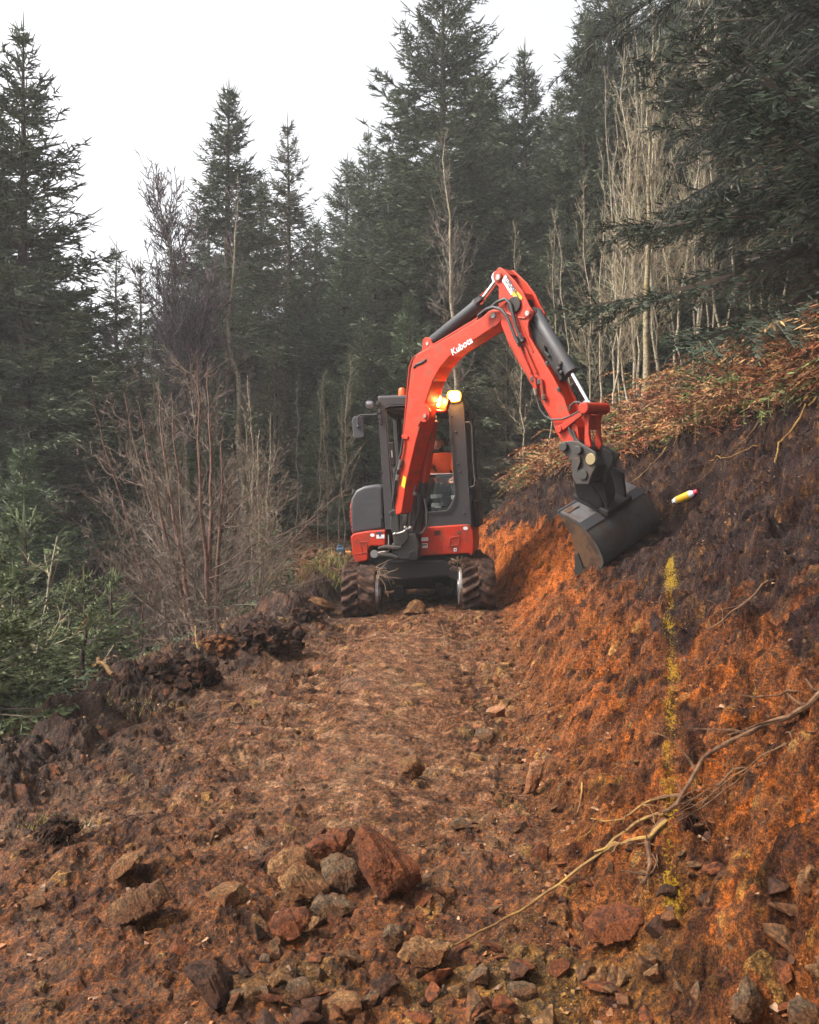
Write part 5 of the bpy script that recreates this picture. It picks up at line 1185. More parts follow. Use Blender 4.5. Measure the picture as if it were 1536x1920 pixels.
# ---- bare trees
def bare(seed, H, r0, n1=40, s0=.2, l1=1.6, el1=48, dens2=.14, dens3=.07, twig=.22, lean=(0, 0), stems=1, spread=.0, upc=.35, colb=(.20, .155, .12), twc=(.16, .12, .10), tr=.0030, bend=.03, fork=0):
    rg = np.random.default_rng(seed); tV, tF, C, o = [], [], [], 0; bp = []
    K = 16; P1, D1, L1 = [], [], []; PV = []
    for st_ in range(stems):
        h = H * rg.uniform(.72, 1.0) if stems > 1 else H; a = 6.283 * (st_ + rg.uniform(-.3, .3)) / max(1, stems); z = np.linspace(0, 1, K)
        wob = np.cumsum(rg.normal(size=(K, 2)) * bend * h / K * 2.5, 0); wob -= wob[0]
        x = wob[:, 0] + (lean[0] + spread * math.cos(a)) * h * z; y = wob[:, 1] + (lean[1] + spread * math.sin(a)) * h * z; x += .10 * math.cos(a) * (stems > 1); y += .10 * math.sin(a) * (stems > 1)
        path = np.stack([x, y, z * (h + .4) - .4], 1); rr = r0 * (1 - z) ** .8 * (1 if stems == 1 else rg.uniform(.6, 1)) + .006
        v, f_ = tubes(path[None], rr[None], 8); tV.append(v); tF.append(f_ + o); o += len(v); C.append(0)
        n = max(4, int(n1 / stems)); s = rg.uniform(s0, .98, n) ** .9; q = s * (K - 1); i = np.clip(q.astype(int), 0, K - 2); fr = (q - i)[:, None]; p = path[i] * (1 - fr) + path[i + 1] * fr
        az = rg.uniform(0, 6.283, n); el = np.radians(el1 + rg.normal(size=n) * 12 + 12 * s); D1.append(np.stack([np.cos(az) * np.cos(el), np.sin(az) * np.cos(el), np.sin(el)], 1)); P1.append(p); L1.append(l1 * (1.08 - s) ** .7 * rg.uniform(.45, 1.1, n) * np.clip((s - s0) * 6 + .45, 0, 1))
        P1[-1] = p
    p1, d1, L = np.concatenate(P1), np.concatenate(D1), np.concatenate(L1)
    def grow(p, d, L, Kp, r_a, r_b, kink, up, sides=3):
        n = len(p); s = np.linspace(0, 1, Kp)[None, :, None]; k = np.cumsum(rg.normal(size=(n, Kp, 3)) * kink, 1) * L[:, None, None]; k -= k[:, :1]
        path = p[:, None] + d[:, None] * s * L[:, None, None] + k + np.array([0, 0, 1.]) * s ** 2 * (up * L)[:, None, None]
        rad = (r_a[:, None] * (1 - s[..., 0]) + r_b * s[..., 0]); v, f_ = tubes(path, rad, sides); return path, v, f_
    def kids(path, L, sp, lmul, lmin, lmax, ang, t0=.12):
        c = np.maximum(1, (L / sp).astype(int)); i = np.repeat(np.arange(len(L)), c); t = rg.uniform(t0, .98, len(i)); Kp = path.shape[1]; q = t * (Kp - 1); j = np.clip(q.astype(int), 0, Kp - 2); fr = (q - j)[:, None]
        p = path[i, j] * (1 - fr) + path[i, j + 1] * fr; d = unit(path[i, j + 1] - path[i, j]); a = np.radians(rg.uniform(*ang, len(i)))[:, None]; d2 = unit(d * np.cos(a) + perp(d, rg) * np.sin(a) + np.array([0, 0, .12]))
        return p, d2, np.clip(L[i] * (1.1 - t) * lmul, lmin, lmax) * rg.uniform(.5, 1.15, len(i))
    parts = []
    pa, v, f_ = grow(p1, d1, L, 7, np.maximum(.003, .0048 * L + .0015), tr, .035, upc, 4); parts.append((v, f_, colfor(len(v), colb, rg, .12, 28)))
    p2, d2, L2 = kids(pa, L, dens2, .55, .12, .9, (28, 60)); pb, v, f_ = grow(p2, d2, L2, 5, np.full(len(L2), tr * 1.7), tr, .04, upc * .4); parts.append((v, f_, colfor(len(v), tuple((a + b) / 2 for a, b in zip(colb, twc)), rg, .15, 15)))
    p3, d3, L3 = kids(pb, L2, dens3, .6, .08, twig, (25, 60)); pc, v, f_ = grow(p3, d3, L3, 3, np.full(len(L3), tr * 1.1), tr * .6, .05, 0); parts.append((v, f_, colfor(len(v), twc, rg, .18, 9)))
    V, F, C2 = join(parts)
    return np.concatenate(tV), np.concatenate(tF), V, F, np.clip(C2, .01, .7)
def make_bare(seed, label, bark, name='bare_birch', group=None, cat='tree', **k):
    tV, tF, V, F, C = bare(seed, **k); root = empty(name, (0, 0, 0), label, cat, group)
    link('trunk', np_mesh('trunk', tV, tF, bark, True), root); link('branches', np_mesh('branches', V, F, M['birchtwig'], False, C), root); return root
M['alder'] = barkmat('reddish stem bark', (.14, .065, .045), (.05, .025, .02), (.10, .08, .04), 6, .4)
M['moss'] = barkmat('mossy pale bark', (.26, .22, .14), (.07, .055, .03), (.16, .12, .02), 3, .85)
purp = dict(colb=(.10, .075, .075), twc=(.10, .075, .085))
tanc = dict(colb=(.26, .21, .135), twc=(.22, .18, .115))
def put(root, px, y, ztop=None, H=None, rot=0., s=1., dz=0): return place(root, px, y, rot, s=s, dz=dz, ztop=ztop, H=H)
t = make_bare(61, 'round headed bare birch with fine purplish twigs against the sky', M['birch'], H=9, r0=.06, n1=90, s0=.36, l1=3.2, el1=48, dens2=.10, dens3=.05, twig=.35, lean=(-.08, 0), tr=.0060, **purp); put(t, 375, 16.2, 335, 9)
t = make_bare(62, 'bare birch with white patched trunk in front of the middle spruce', M['birch'], H=11, r0=.09, n1=46, s0=.30, l1=1.8, dens2=.11, dens3=.055, tr=.0032, colb=(.17, .13, .11), twc=(.13, .10, .095), bend=.05); put(t, 456, 16.5, 330, 11, rot=1)
t = make_bare(63, 'pale patched birch trunk directly behind the excavator boom', M['birch'], H=11, r0=.095, n1=60, s0=.28, l1=2.2, dens2=.11, dens3=.055, tr=.0032, colb=(.20, .16, .12), twc=(.15, .12, .10), bend=.04); put(t, 880, 15.2, 240, 11, rot=2)
t = make_bare(64, 'mossy ochre tree trunk on the slope right of the raised arm', M['moss'], H=10, r0=.115, n1=44, s0=.22, l1=2.6, el1=35, tr=.0042, **tanc); put(t, 1207, 13.6, 140, 10, rot=.4)
t = make_bare(65, 'wide reddish alder fanning its twigs left from the top of the berm', M['alder'], 'bare_alder', H=5.4, r0=.05, n1=84, s0=.05, l1=3.1, el1=24, stems=5, spread=.13, lean=(-.10, 0), dens2=.11, dens3=.055, tr=.0026, colb=(.12, .075, .052), twc=(.125, .09, .065), upc=.25); put(t, 392, 10.6, 640, 5.4)
t = make_bare(66, 'second reddish alder leaning left behind the first', M['alder'], 'bare_alder', H=5.2, r0=.04, n1=50, s0=.08, l1=2.8, el1=20, stems=3, spread=.16, lean=(-.25, .0), dens2=.12, dens3=.06, tr=.0027, colb=(.13, .08, .06), twc=(.12, .085, .065)); put(t, 350, 11.8, 720, 5.2, rot=.0)
t = make_bare(67, 'pale grey multi stemmed sapling right of the reddish alder', M['birch'], 'bare_sapling', H=5.6, r0=.035, n1=90, s0=.12, l1=1.3, el1=42, stems=4, spread=.05, dens2=.11, dens3=.06, tr=.0028, **tanc); put(t, 482, 12.2, 700, 5.6)
t = make_bare(68, 'bare grey brown shrub low behind the berm at the left', M['alder'], 'bare_shrub', H=3.2, r0=.03, n1=90, s0=.05, l1=2.0, el1=22, stems=5, spread=.3, tr=.0036, colb=(.13, .085, .07), twc=(.12, .08, .07), cat='shrub'); put(t, 255, 11.5, 990, 3.2)
t = make_bare(69, 'bare pale twigs poking in at the left edge', M['birch'], 'bare_shrub', H=2.6, r0=.02, n1=26, s0=.2, l1=1.1, el1=40, stems=2, spread=.2, tr=.003, cat='shrub', **tanc); put(t, -35, 7.0, 935, 2.6)
# thickets of slim pale birches, copies of a few
TH_ = [make_bare(70 + i, 'slim pale birch', M['birch'], group='slim pale birches', H=9, r0=.042, n1=(40, 50, 34, 46)[i], s0=.16, l1=(1.5, 2.0, 1.3, 2.2)[i], el1=42, dens2=.16, dens3=.09, tr=.0040, bend=.07, **(tanc if i != 2 else dict(colb=(.17, .14, .12), twc=(.13, .105, .09)))) for i in range(4)]
first = [True] * 4
def thin(k, px, y, ztop, lab, grp, rot=None):
    r_ = TH_[k] if first[k] else copy_tree(TH_[k]); first[k] = False; place(r_, px, y, random.uniform(0, 6.28) if rot is None else rot, ztop=ztop, H=9); r_.scale = (r_.scale[2] * random.uniform(.55, .85),) * 2 + (r_.scale[2],); r_.rotation_euler = (random.gauss(0, .05), random.gauss(0, .06), r_.rotation_euler[2]); r_['label'] = lab + (', ' + ('at its left end' if px < 1165 else 'just left of the mossy trunk' if px < 1207 else 'just right of the mossy trunk' if px < 1290 else 'under the hanging boughs' if px < 1360 else 'at its far right') if grp == GR else ', ' + ('right of the arm' if px > 950 else 'hidden by the boom' if px > 700 else 'left of the cab')); r_['group'] = grp
GR, LR = 'slim pale birches on the slope right of the arm', 'slim pale birch in the thicket right of the arm'
for i, (px, y, zt) in enumerate([(1128, 14.2, 250), (1150, 13.8, 180), (1160, 14.4, 120), (1176, 13.9, 200), (1188, 14.6, 60), (1196, 14.2, 260), (1222, 14.8, 30), (1243, 14.2, 130), (1262, 14.8, -20), (1281, 14.2, 60), (1300, 13.8, 20), (1312, 14.6, -60), (1333, 14.0, 0), (1352, 14.8, -90), (1370, 14.0, -40), (1392, 14.6, -100), (1415, 14.0, -80), (1104, 15.6, 330), (1075, 16.2, 380), (1240, 16.5, -40), (1290, 16.5, -120), (1205, 16.8, 10), (1345, 17, -160), (1440, 15.5, -120), (1165, 17, 150), (1470, 14.5, -60)]): thin(i % 4, px, y, zt, LR, GR)
GM, LM = 'thin bare birches standing in front of the dark spruces', 'thin bare birch before the dark spruces'
for i, (px, y, zt) in enumerate([(600, 17, 690), (614, 17.5, 720), (630, 16.8, 740), (645, 18, 660), (975, 18, 430), (1030, 17.6, 400), (560, 17.2, 680), (345, 15.5, 640)]): thin(i % 4, px, y, zt, LM, GM)

# ------------------------------------------------------------------ bracken, grass and litter
def fronds(n, sampler, seed, size=(.45, .9), droop=.7, palette=((.17, .050, .014), (.25, .115, .038), (.06, .020, .007), (.15, .042, .012), (.26, .14, .055), (.08, .10, .022)), leaf=.1, lw=.010, npin=11, stemw=.004, rise=.55):
    rg = np.random.default_rng(seed); p = np.array([sampler(rg) for _ in range(n)]); az = rg.uniform(0, 6.283, n); L = rg.uniform(*size, n); K = 7; s = np.linspace(0, 1, K)[None, :, None]
    d = np.stack([np.cos(az), np.sin(az), np.full(n, 0.)], 1); lift = rg.uniform(.1, rise, n); path = p[:, None] + d[:, None] * s * (L * .8)[:, None, None] + np.array([0, 0, 1.]) * ((s * 1.6 * lift[:, None, None] - s ** 2 * droop * (.6 + lift[:, None, None])) * L[:, None, None]) + np.cumsum(rg.normal(size=(n, K, 3)) * .012, 1)
    pal = np.array(palette); cf = pal[rg.integers(0, len(pal), n)] * (1 + .2 * rg.normal(size=(n, 1))); parts = []
    v, f_ = tubes(path, np.full((n, K), stemw) * (1.1 - s[..., 0] * .7), 3); parts.append((v, f_, np.repeat(cf * 1.15, K * 3, 0)))
    t = np.tile(np.linspace(.25, .98, npin), (n, 2)); q = t * (K - 1); j = np.clip(q.astype(int), 0, K - 2); fr = (q - j)[..., None]; ii = np.arange(n)[:, None]; b = path[ii, j] * (1 - fr) + path[ii, j + 1] * fr; dd = unit(path[ii, j + 1] - path[ii, j])
    hor = unit(np.cross(dd, np.array([0, 0, 1.]))); sg = np.concatenate([np.ones(npin), -np.ones(npin)])[None, :, None]; dl = unit(hor * sg + dd * .5 + rg.normal(size=dd.shape) * .35 - np.array([0, 0, .3])); LL = (leaf * (1.15 - t) * 1.6 * (L / .7)[:, None] * rg.uniform(.5, 1.2, t.shape)).reshape(-1)
    v, f_ = blades(b.reshape(-1, 3), dl.reshape(-1, 3), LL, np.full(len(LL), lw), rg, 1, .35); parts.append((v, f_, np.repeat(np.repeat(cf, npin * 2, 0), 4, 0)))
    V, F, C = join(parts); return V, F, np.clip(C, .005, .7)
M['frond'] = attrmat('dead bracken', .8, .3, 12); M['grass'] = attrmat('rough grass', .7, .25, 12)
def crest_s(rg, y0=6.0, y1=16, a=-.25, b=3.2, pw=1.6):
    
    while True:
        y = rg.uniform(y0, y1); t_ = float(crest(y)) + a + (b - a) * rg.uniform() ** pw; x = float(toe(y)) + t_
        if float(gnoise(np.array([x / .8]), np.array([y / .8]), 5)[0]) + float(gnoise(np.array([x / .3]), np.array([y / .3]), 6)[0]) * .6 > rg.uniform(-.55, .15): break
    x = float(toe(y)) + t_; return (x, y, ground(x, y) + rg.uniform(-.01, .12))
V, F, C = fronds(5200, crest_s, 91, size=(.35, 1.15), rise=.8, stemw=.0055); tag(link('dead_bracken', np_mesh('dead_bracken', V, F, M['frond'], False, C)), 'rusty mat of collapsed bracken along the top of the cut slope', 'bracken', kind='stuff')
V, F, C = fronds(5200, lambda rg: crest_s(rg, 8, 17, 1.0, 9, 1.2), 92, size=(.4, .9), palette=((.07, .04, .018), (.14, .07, .028), (.05, .045, .018))); tag(link('forest_undergrowth', np_mesh('forest_undergrowth', V, F, M['frond'], False, C)), 'dull brown undergrowth beneath the trees on the upper slope', 'undergrowth', kind='stuff')
def left_s(rg):
    y = rg.uniform(3.5, 19); e = .2 + 5.5 * rg.uniform() ** 1.3; x = float(edge(y)) - e; return (x, y, ground(x, y) + rg.uniform(0, .08))
V, F, C = fronds(5200, left_s, 93, size=(.3, .7), palette=((.045, .07, .028), (.06, .042, .022), (.03, .04, .018), (.11, .065, .035)), leaf=.08); tag(link('brash_and_ferns', np_mesh('brash_and_ferns', V, F, M['frond'], False, C)), 'mixed green and brown undergrowth falling away left of the track', 'undergrowth', kind='stuff')
def back_s(rg):
    y = rg.uniform(12.6, 19); x = rg.uniform(float(edge(y)) - .6, float(edge(y)) + 1.4); return (x, y, ground(x, y))
V, F, C = fronds(1500, back_s, 94, size=(.25, .6), palette=((.13, .055, .022), (.08, .055, .022), (.07, .055, .018))); tag(link('rough_growth', np_mesh('rough_growth', V, F, M['frond'], False, C)), 'low brown growth on the mound behind the excavator', 'undergrowth', kind='stuff')
# grass
def grass(n, sampler, seed, h=(.08, .25), pal=((.16, .17, .03), (.25, .2, .06), (.10, .13, .03)), w=.0035):
    rg = np.random.default_rng(seed); p = np.array([sampler(rg) for _ in range(n)]); d = unit(np.stack([rg.normal(size=n) * .5, rg.normal(size=n) * .5, np.ones(n)], 1)); L = rg.uniform(*h, n); P_ = np.array(pal)
    v, f_ = blades(p, d, L, np.full(n, w), rg, 1, .3); return v, f_, np.clip(np.repeat(P_[rg.integers(0, len(P_), n)] * (1 + .2 * rg.normal(size=(n, 1))), 4, 0), .01, .6)
def patches(cs, rg):
    c = cs[rg.integers(0, len(cs))]; x = c[0] + rg.normal() * c[2]; y = c[1] + rg.normal() * c[3]; return (x, y, ground(x, y) - .01)
cs = [(*hit(930, 925)[:2], .35, .9), (*hit(985, 900)[:2], .3, .7), (*hit(1010, 880)[:2], .3, .5), (*hit(1330, 760)[:2], .3, .3), (*hit(1430, 720)[:2], .3, .3), (*hit(1240, 690)[:2], .4, .4), (*hit(620, 1075)[:2], .3, .6), (*hit(905, 950)[:2], .3, .8)]
V, F, C = grass(9000, lambda rg: patches(cs, rg), 95); tag(link('grass', np_mesh('grass', V, F, M['grass'], False, C)), 'yellow green grass tufts along the slope top', 'grass', kind='stuff')
cs2 = [(*hit(330, 1235)[:2], .22, .08), (*hit(260, 1320)[:2], .12, .15), (*hit(100, 1545)[:2], .07, .05), (*hit(395, 1205)[:2], .12, .1)]
V, F, C = grass(1100, lambda rg: patches(cs2, rg), 96, h=(.02, .06), pal=((.20, .17, .03), (.10, .10, .03), (.14, .09, .04))); tag(link('moss_tufts', np_mesh('moss_tufts', V, F, M['grass'], False, C)), 'mossy tufts on the dug turf at the left edge of the track', 'moss', kind='stuff')

# ------------------------------------------------------------------ loose stones, rocks, roots and other small things
def ico(sub):
    bm = bmesh.new(); bmesh.ops.create_icosphere(bm, subdivisions=sub, radius=1); V = np.array([v.co[:] for v in bm.verts]); F = np.array([[v.index for v in f.verts] for f in bm.faces]); bm.free(); return V, F
def rockshape(V, rg, cuts=9, asp=(1, .75, .55)):
    V = V.copy()
    for k in range(cuts):
        n = unit(rg.normal(size=3)); dd = rg.uniform(.45, .85); h = V @ n; V -= np.clip(h - dd, 0, None)[:, None] * n
    return V * np.array(asp)
def tri2quad(F): return np.concatenate([F, F[:, 2:3]], 1)
gi_u = lambda x, y: (int(np.clip(np.searchsorted(ys, y), 0, len(ys) - 1)), int(np.clip(np.searchsorted(gu, x / Wy[int(np.clip(np.searchsorted(ys, y), 0, len(ys) - 1))]), 0, len(gu) - 1)))
rg = np.random.default_rng(200)
def shard(rg, n=9, asp=(1, .7, .42)):
    P_ = unit(rg.normal(size=(n, 3))) * rg.uniform(.75, 1, (n, 1)) * np.array(asp); bm = bmesh.new(); [bm.verts.new(p) for p in P_]; r_ = bmesh.ops.convex_hull(bm, input=bm.verts[:]); bmesh.ops.delete(bm, geom=[v for v in r_['geom_interior'] if isinstance(v, bmesh.types.BMVert)], context='VERTS')
    bm.verts.index_update(); V = np.array([v.co[:] for v in bm.verts]); F = np.array([[v.index for v in f.verts] for f in bm.faces if len(f.verts) == 3]); bm.free(); return V, F
SHD = [shard(rg, int(rg.integers(7, 11)), (1, rg.uniform(.5, .95), rg.uniform(.3, .65))) for _ in range(40)]
VV, FF, CC, o_ = [], [], [], 0
for k in range(60000):
    u = rg.uniform(); y = 1.7 + 9.2 * u ** 1.7; q = rg.uniform()
    if q < .50: x = rg.uniform(float(edge(y)) - .5, float(toe(y)) + .2)
    elif q < .62: x = float(toe(y)) + rg.normal() * .22
    else: x = float(toe(y)) + min(float(crest(y)), 3.2) * rg.uniform()
    i, j = gi_u(x, y)
    r = .0025 + .0009 * y + .020 * rg.uniform() ** 9; nb_ = float(nB[i, j])
    if rg.uniform() > .45 + nb_ * .9: continue
    if smoothM[i, j] > .35: r *= .6
    V0, F0_ = SHD[k % 40]; V = V0 * r; a = rg.uniform(0, 6.283); ca, sa = math.cos(a), math.sin(a); b_ = rg.normal() * .6
    V = V @ np.array([[ca, -sa, 0], [sa, ca, 0], [0, 0, 1]]); V = V @ np.array([[1, 0, 0], [0, math.cos(b_), -math.sin(b_)], [0, math.sin(b_), math.cos(b_)]])
    VV.append(V + np.array([x, y, ground(x, y) + r * .05])); FF.append(F0_ + o_); o_ += len(V)
    c = colr0[i, j] * np.array([1.05, .96, .42]) * rg.uniform(.4, 1.9) if rg.uniform() < .84 else np.array([.19, .105, .055]) * rg.uniform(.4, 1.3); CC.append(np.tile(c, (len(V), 1)))
M['rubble'] = attrmat('loose crumbs of soil and stone', .7, .35, 60, .4)
o = link('rubble', np_mesh('rubble', np.concatenate(VV), np.concatenate(FF), M['rubble'], False, np.clip(np.concatenate(CC), .003, .5))); tag(o, 'crumbs of soil and small stones strewn over the cutting', 'rubble', kind='stuff')
del VV, FF, CC
def rockmat(name, c1, c2, c3_):
    return mudmat(name, c1, c2, c3_, 5, .75, .7)
def rockm(name, c1, c2, soil):
    m = bpy.data.materials.new(name); nt, b = nodes_of(m); co = objco(nt); n = noise(nt, 26, 9, .72, co); n2 = noise(nt, 9, 5, .6, co); n4_ = noise(nt, 130, 6, .7, co)
    r = ramp(nt, n.outputs[0], [(.40, c1), (.60, c2)]); rs = ramp(nt, n2.outputs[0], [(.47, (0, 0, 0)), (.54, (1, 1, 1))]); geo = nt.nodes.new('ShaderNodeNewGeometry')
    c = mix(nt, rs.outputs[0], r.outputs[0], soil); r4 = ramp(nt, n4_.outputs[0], [(.40, (.5, .5, .5)), (.5, (1, 1, 1)), (.60, (1.6, 1.55, 1.5))]); c = mix(nt, 1, c, r4.outputs[0], 'MULTIPLY')
    nt.links.new(c, b.inputs['Base Color']); b.inputs['Roughness'].default_value = .8; b.inputs['Specular IOR Level'].default_value = .25
    h = nt.nodes.new('ShaderNodeMath'); h.operation = 'MULTIPLY_ADD'; nt.links.new(n4_.outputs[0], h.inputs[0]); h.inputs[1].default_value = .3; nt.links.new(n.outputs[0], h.inputs[2]); bump(nt, b, h.outputs[0], .9, .02); return m
soil_c = (.085, .028, .007)
RM = {'red': rockm('soil coated rock', (.035, .010, .003), (.11, .030, .007), (.095, .025, .005)), 'tan': rockm('tan rock', (.05, .022, .007), (.17, .085, .030), (.09, .034, .010)), 'dtan': rockm('dark tan rock', (.035, .015, .005), (.12, .055, .018), (.07, .026, .008)),
 'grey': rockm('grey rock', (.035, .02, .010), (.11, .068, .036), (.065, .027, .009)), 'pale': rockm('pale pinkish rock', (.14, .06, .025), (.30, .16, .085), (.14, .05, .018)), 'dark': rockm('dark rock', (.012, .005, .003), (.05, .018, .006), (.04, .014, .005))}
rV, rF = ico(4)
def rock(px, pb, wpx, hpx, mat, label, seed, asp=None, tilt=0, deep=.8, sink=.14, cuts=11, point=None, cat='rock', name='rock'):
    p = hit(px, pb); s = p[1] / FPX; w, h = wpx * s / 2, hpx * s / 2; rg = np.random.default_rng(seed)
    V = rV.copy()
    if point is not None:        # taper towards the top, leaning
        k = np.clip((V[:, 2] + 1) / 2, 0, 1)[:, None]; V[:, :2] = V[:, :2] * (1.15 - .85 * k) + np.array([point, 0]) * k
    for k in range(cuts):
        n = unit(rg.normal(size=3)); dd = rg.uniform(.42, .78); hh = V @ n; V -= np.clip(hh - dd, 0, None)[:, None] * n
    V /= np.abs(V).max(0)
    q = V * 2.2 + seed; f = fbm(q[:, 0] + q[:, 2] * .7, q[:, 1] - q[:, 2] * .6, 5, seed, .55); V *= (1 + .07 * f)[:, None]
    V = V * np.array([w, w * deep, h]); ct, st_ = math.cos(R(tilt)), math.sin(R(tilt)); V = V @ np.array([[ct, 0, st_], [0, 1, 0], [-st_, 0, ct]])
    zb = p[2] + h * (1 - 2 * sink); V = V.astype(np.float64)
    o = link(name, np_mesh(name, V, rF, RM[mat], False), None, (p[0], p[1] + w * deep * .7, zb)); tag(o, label, cat); return o
icoH, icoHF = ico(5)
def hull_planes(P_):
    bm = bmesh.new(); vs = [bm.verts.new(p) for p in P_]; bmesh.ops.convex_hull(bm, input=vs); bm.normal_update(); out = []
    for f in bm.faces:
        n = np.array(f.normal[:]); out.append((n, float(np.dot(n, np.array(f.verts[0].co[:])))))
    bm.free(); return out
def rock_o(pts, mat, label, seed, deep=.8, name='rock', lean=.25, rough=1.0):
    rg = np.random.default_rng(seed); pts = [(float(a_), float(b_)) for a_, b_ in pts]; pb = max(pts, key=lambda q: q[1]); cx = sum(q[0] for q in pts) / len(pts); p = hit(cx, min(1915, pb[1] - 2)); y0 = p[1]
    W3 = np.array([P(a_, b_, y0) for a_, b_ in pts]); c = W3.mean(0); w = (W3[:, 0].max() - W3[:, 0].min()); h = W3[:, 2].max() - W3[:, 2].min(); dp = min(w, h * 1.4) * deep
    cl = []
    for k, q in enumerate(W3):
        r = q - c; hh = r[2] / max(h, 1e-6)
        cl.append(r + np.array([0, lean * dp * hh, 0])); cl.append(r * rg.uniform(.55, .9) + np.array([0, -dp * rg.uniform(.2, .42) + lean * dp * hh, 0])); cl.append(r * rg.uniform(.6, .9) + np.array([0, dp * rg.uniform(.4, .7), 0]))
    for q in W3:
        if (q - c)[2] < 0: cl.append((q - c) * np.array([.9, 1, 1.25]) + np.array([0, dp * .2, 0]))
    pl = hull_planes(cl); V = icoH; rr = np.full(len(V), 1e3)
    for n, dd in pl:
        k = V @ n; rr = np.where(k > 1e-4, np.minimum(rr, dd / np.maximum(k, 1e-4)), rr)
    V = V * rr[:, None]
    for _ in range(4):
        n = unit(rg.normal(size=3) * np.array([1, .8, 1.1]) - np.array([0, .5, 0])); hh = V @ n; mx = hh.max(); V = V - np.clip(hh - mx * rg.uniform(.72, .9), 0, None)[:, None] * n
    s = .06 / max(.03, min(w, h)); q = V * 22 + seed * 3.1
    f = fbm(q[:, 0] + q[:, 2] * .8, q[:, 1] - q[:, 2] * .6 + q[:, 0] * .2, 5, seed, .6); f2_ = fbm(q[:, 2] * .5 + q[:, 1] * .3, q[:, 0] * .45, 3, seed + 5)
    V = V + unit(icoH) * ((.0085 * f - .004 * np.abs(f2_)) * rough * (.6 + 3 * min(w, .3)))[:, None]
    o = link(name, np_mesh(name, V, icoHF, RM[mat], False), None, tuple(c)); tag(o, label, 'rock'); return o
OL = [
 ([(667.6, 1550), (697, 1562), (728, 1597), (751, 1613), (785, 1624), (791, 1648), (775, 1662), (740, 1671), (712, 1683), (689, 1673), (679, 1636), (667, 1597)], 'red', 'large upright three cornered boulder at the right of the foreground rock pile', .7),
 ([(570, 1585), (600, 1570), (634, 1560), (669.5, 1554), (669, 1578), (634, 1601), (599, 1615), (580, 1605)], 'red', 'long reddish slab leaning against the upright boulder', .6),
 ([(595, 1621), (627, 1611), (666, 1617), (679, 1636), (673, 1658), (650, 1671), (627, 1666), (607, 1646)], 'grey', 'greyish rock in the hollow under the leaning slab', .8),
 ([(498, 1621), (529, 1601), (572, 1593), (587, 1613), (595, 1640), (560, 1650), (517, 1650), (500, 1638)], 'tan', 'ochre lump at the left of the rock pile', .9),
 ([(521, 1648), (548, 1630), (587, 1642), (619, 1664), (615, 1685), (564, 1692), (533, 1677)], 'tan', 'rounded brown rock in front of the ochre lump', .8),
 ([(576, 1691), (603, 1681), (650, 1693), (669.5, 1703), (650, 1716), (611, 1722), (595, 1712)], 'grey', 'low flat rock with a shadowed front below the pile', .9),
 ([(500, 1736), (525, 1710), (576, 1710), (582, 1726), (568, 1751), (544, 1761), (509, 1749)], 'red', 'blocky red rock below left of the pile', .8),
 ([(192, 1715), (225, 1680), (295, 1657), (312, 1665), (317, 1685), (300, 1705), (245, 1729), (215, 1729)], 'dtan', 'wedge shaped brown slab standing alone at the left', .6),
 ([(205, 1630), (220, 1615), (270, 1602), (275, 1610), (240, 1630), (215, 1647)], 'tan', 'flat tan rock behind the wedge shaped slab', 1.2),
 ([(340, 1820), (360, 1812), (400, 1820), (430, 1855), (435, 1879), (400, 1872), (365, 1847)], 'dark', 'dark hollowed rock near the bottom edge', .9),
 ([(1093, 1730), (1128, 1712), (1203, 1707), (1213, 1720), (1193, 1747), (1138, 1772), (1108, 1762)], 'red', 'rounded red boulder at the foot of the cut below the roots', .8),
 ([(995, 1430), (1008, 1422), (1023, 1425), (1013, 1470), (1003, 1489), (983, 1492), (988, 1460)], 'pale', 'pale upright slab at the foot of the cut', .6),
 ([(1398, 1832), (1423, 1850), (1435, 1880), (1418, 1910), (1368, 1915), (1373, 1880)], 'grey', 'pointed rock at the bottom right', .7),
 ([(1480, 1880), (1508, 1872), (1536, 1890), (1536, 1915), (1483, 1915)], 'grey', 'grey rock in the bottom right corner', .8),
 ([(716, 1749), (732, 1732), (755, 1738), (759, 1761), (740, 1781), (720, 1771)], 'grey', 'grey rock right of centre below the pile', .8),
 ([(750, 1785), (775, 1771), (845, 1771), (849, 1785), (822, 1806), (775, 1810)], 'tan', 'tan rock beside the end of the long root', 1.),
 ([(748, 1427), (764, 1421), (782, 1420), (798, 1437), (790, 1452), (765, 1461), (748, 1452)], 'tan', 'single brown rock on the trodden middle of the track', .9),
 ([(1493, 1660), (1518, 1622), (1540, 1630), (1540, 1665), (1508, 1684)], 'tan', 'tall rock in the cut at the right edge', .7),
 ([(755, 1150), (769, 1129), (782, 1124), (799, 1134), (798, 1146), (784, 1153)], 'tan', 'brown rock between the excavator tracks', .9)]
for k, (pts, mt, lb, dp) in enumerate(OL): rock_o(pts, mt, lb, 500 + k, dp)
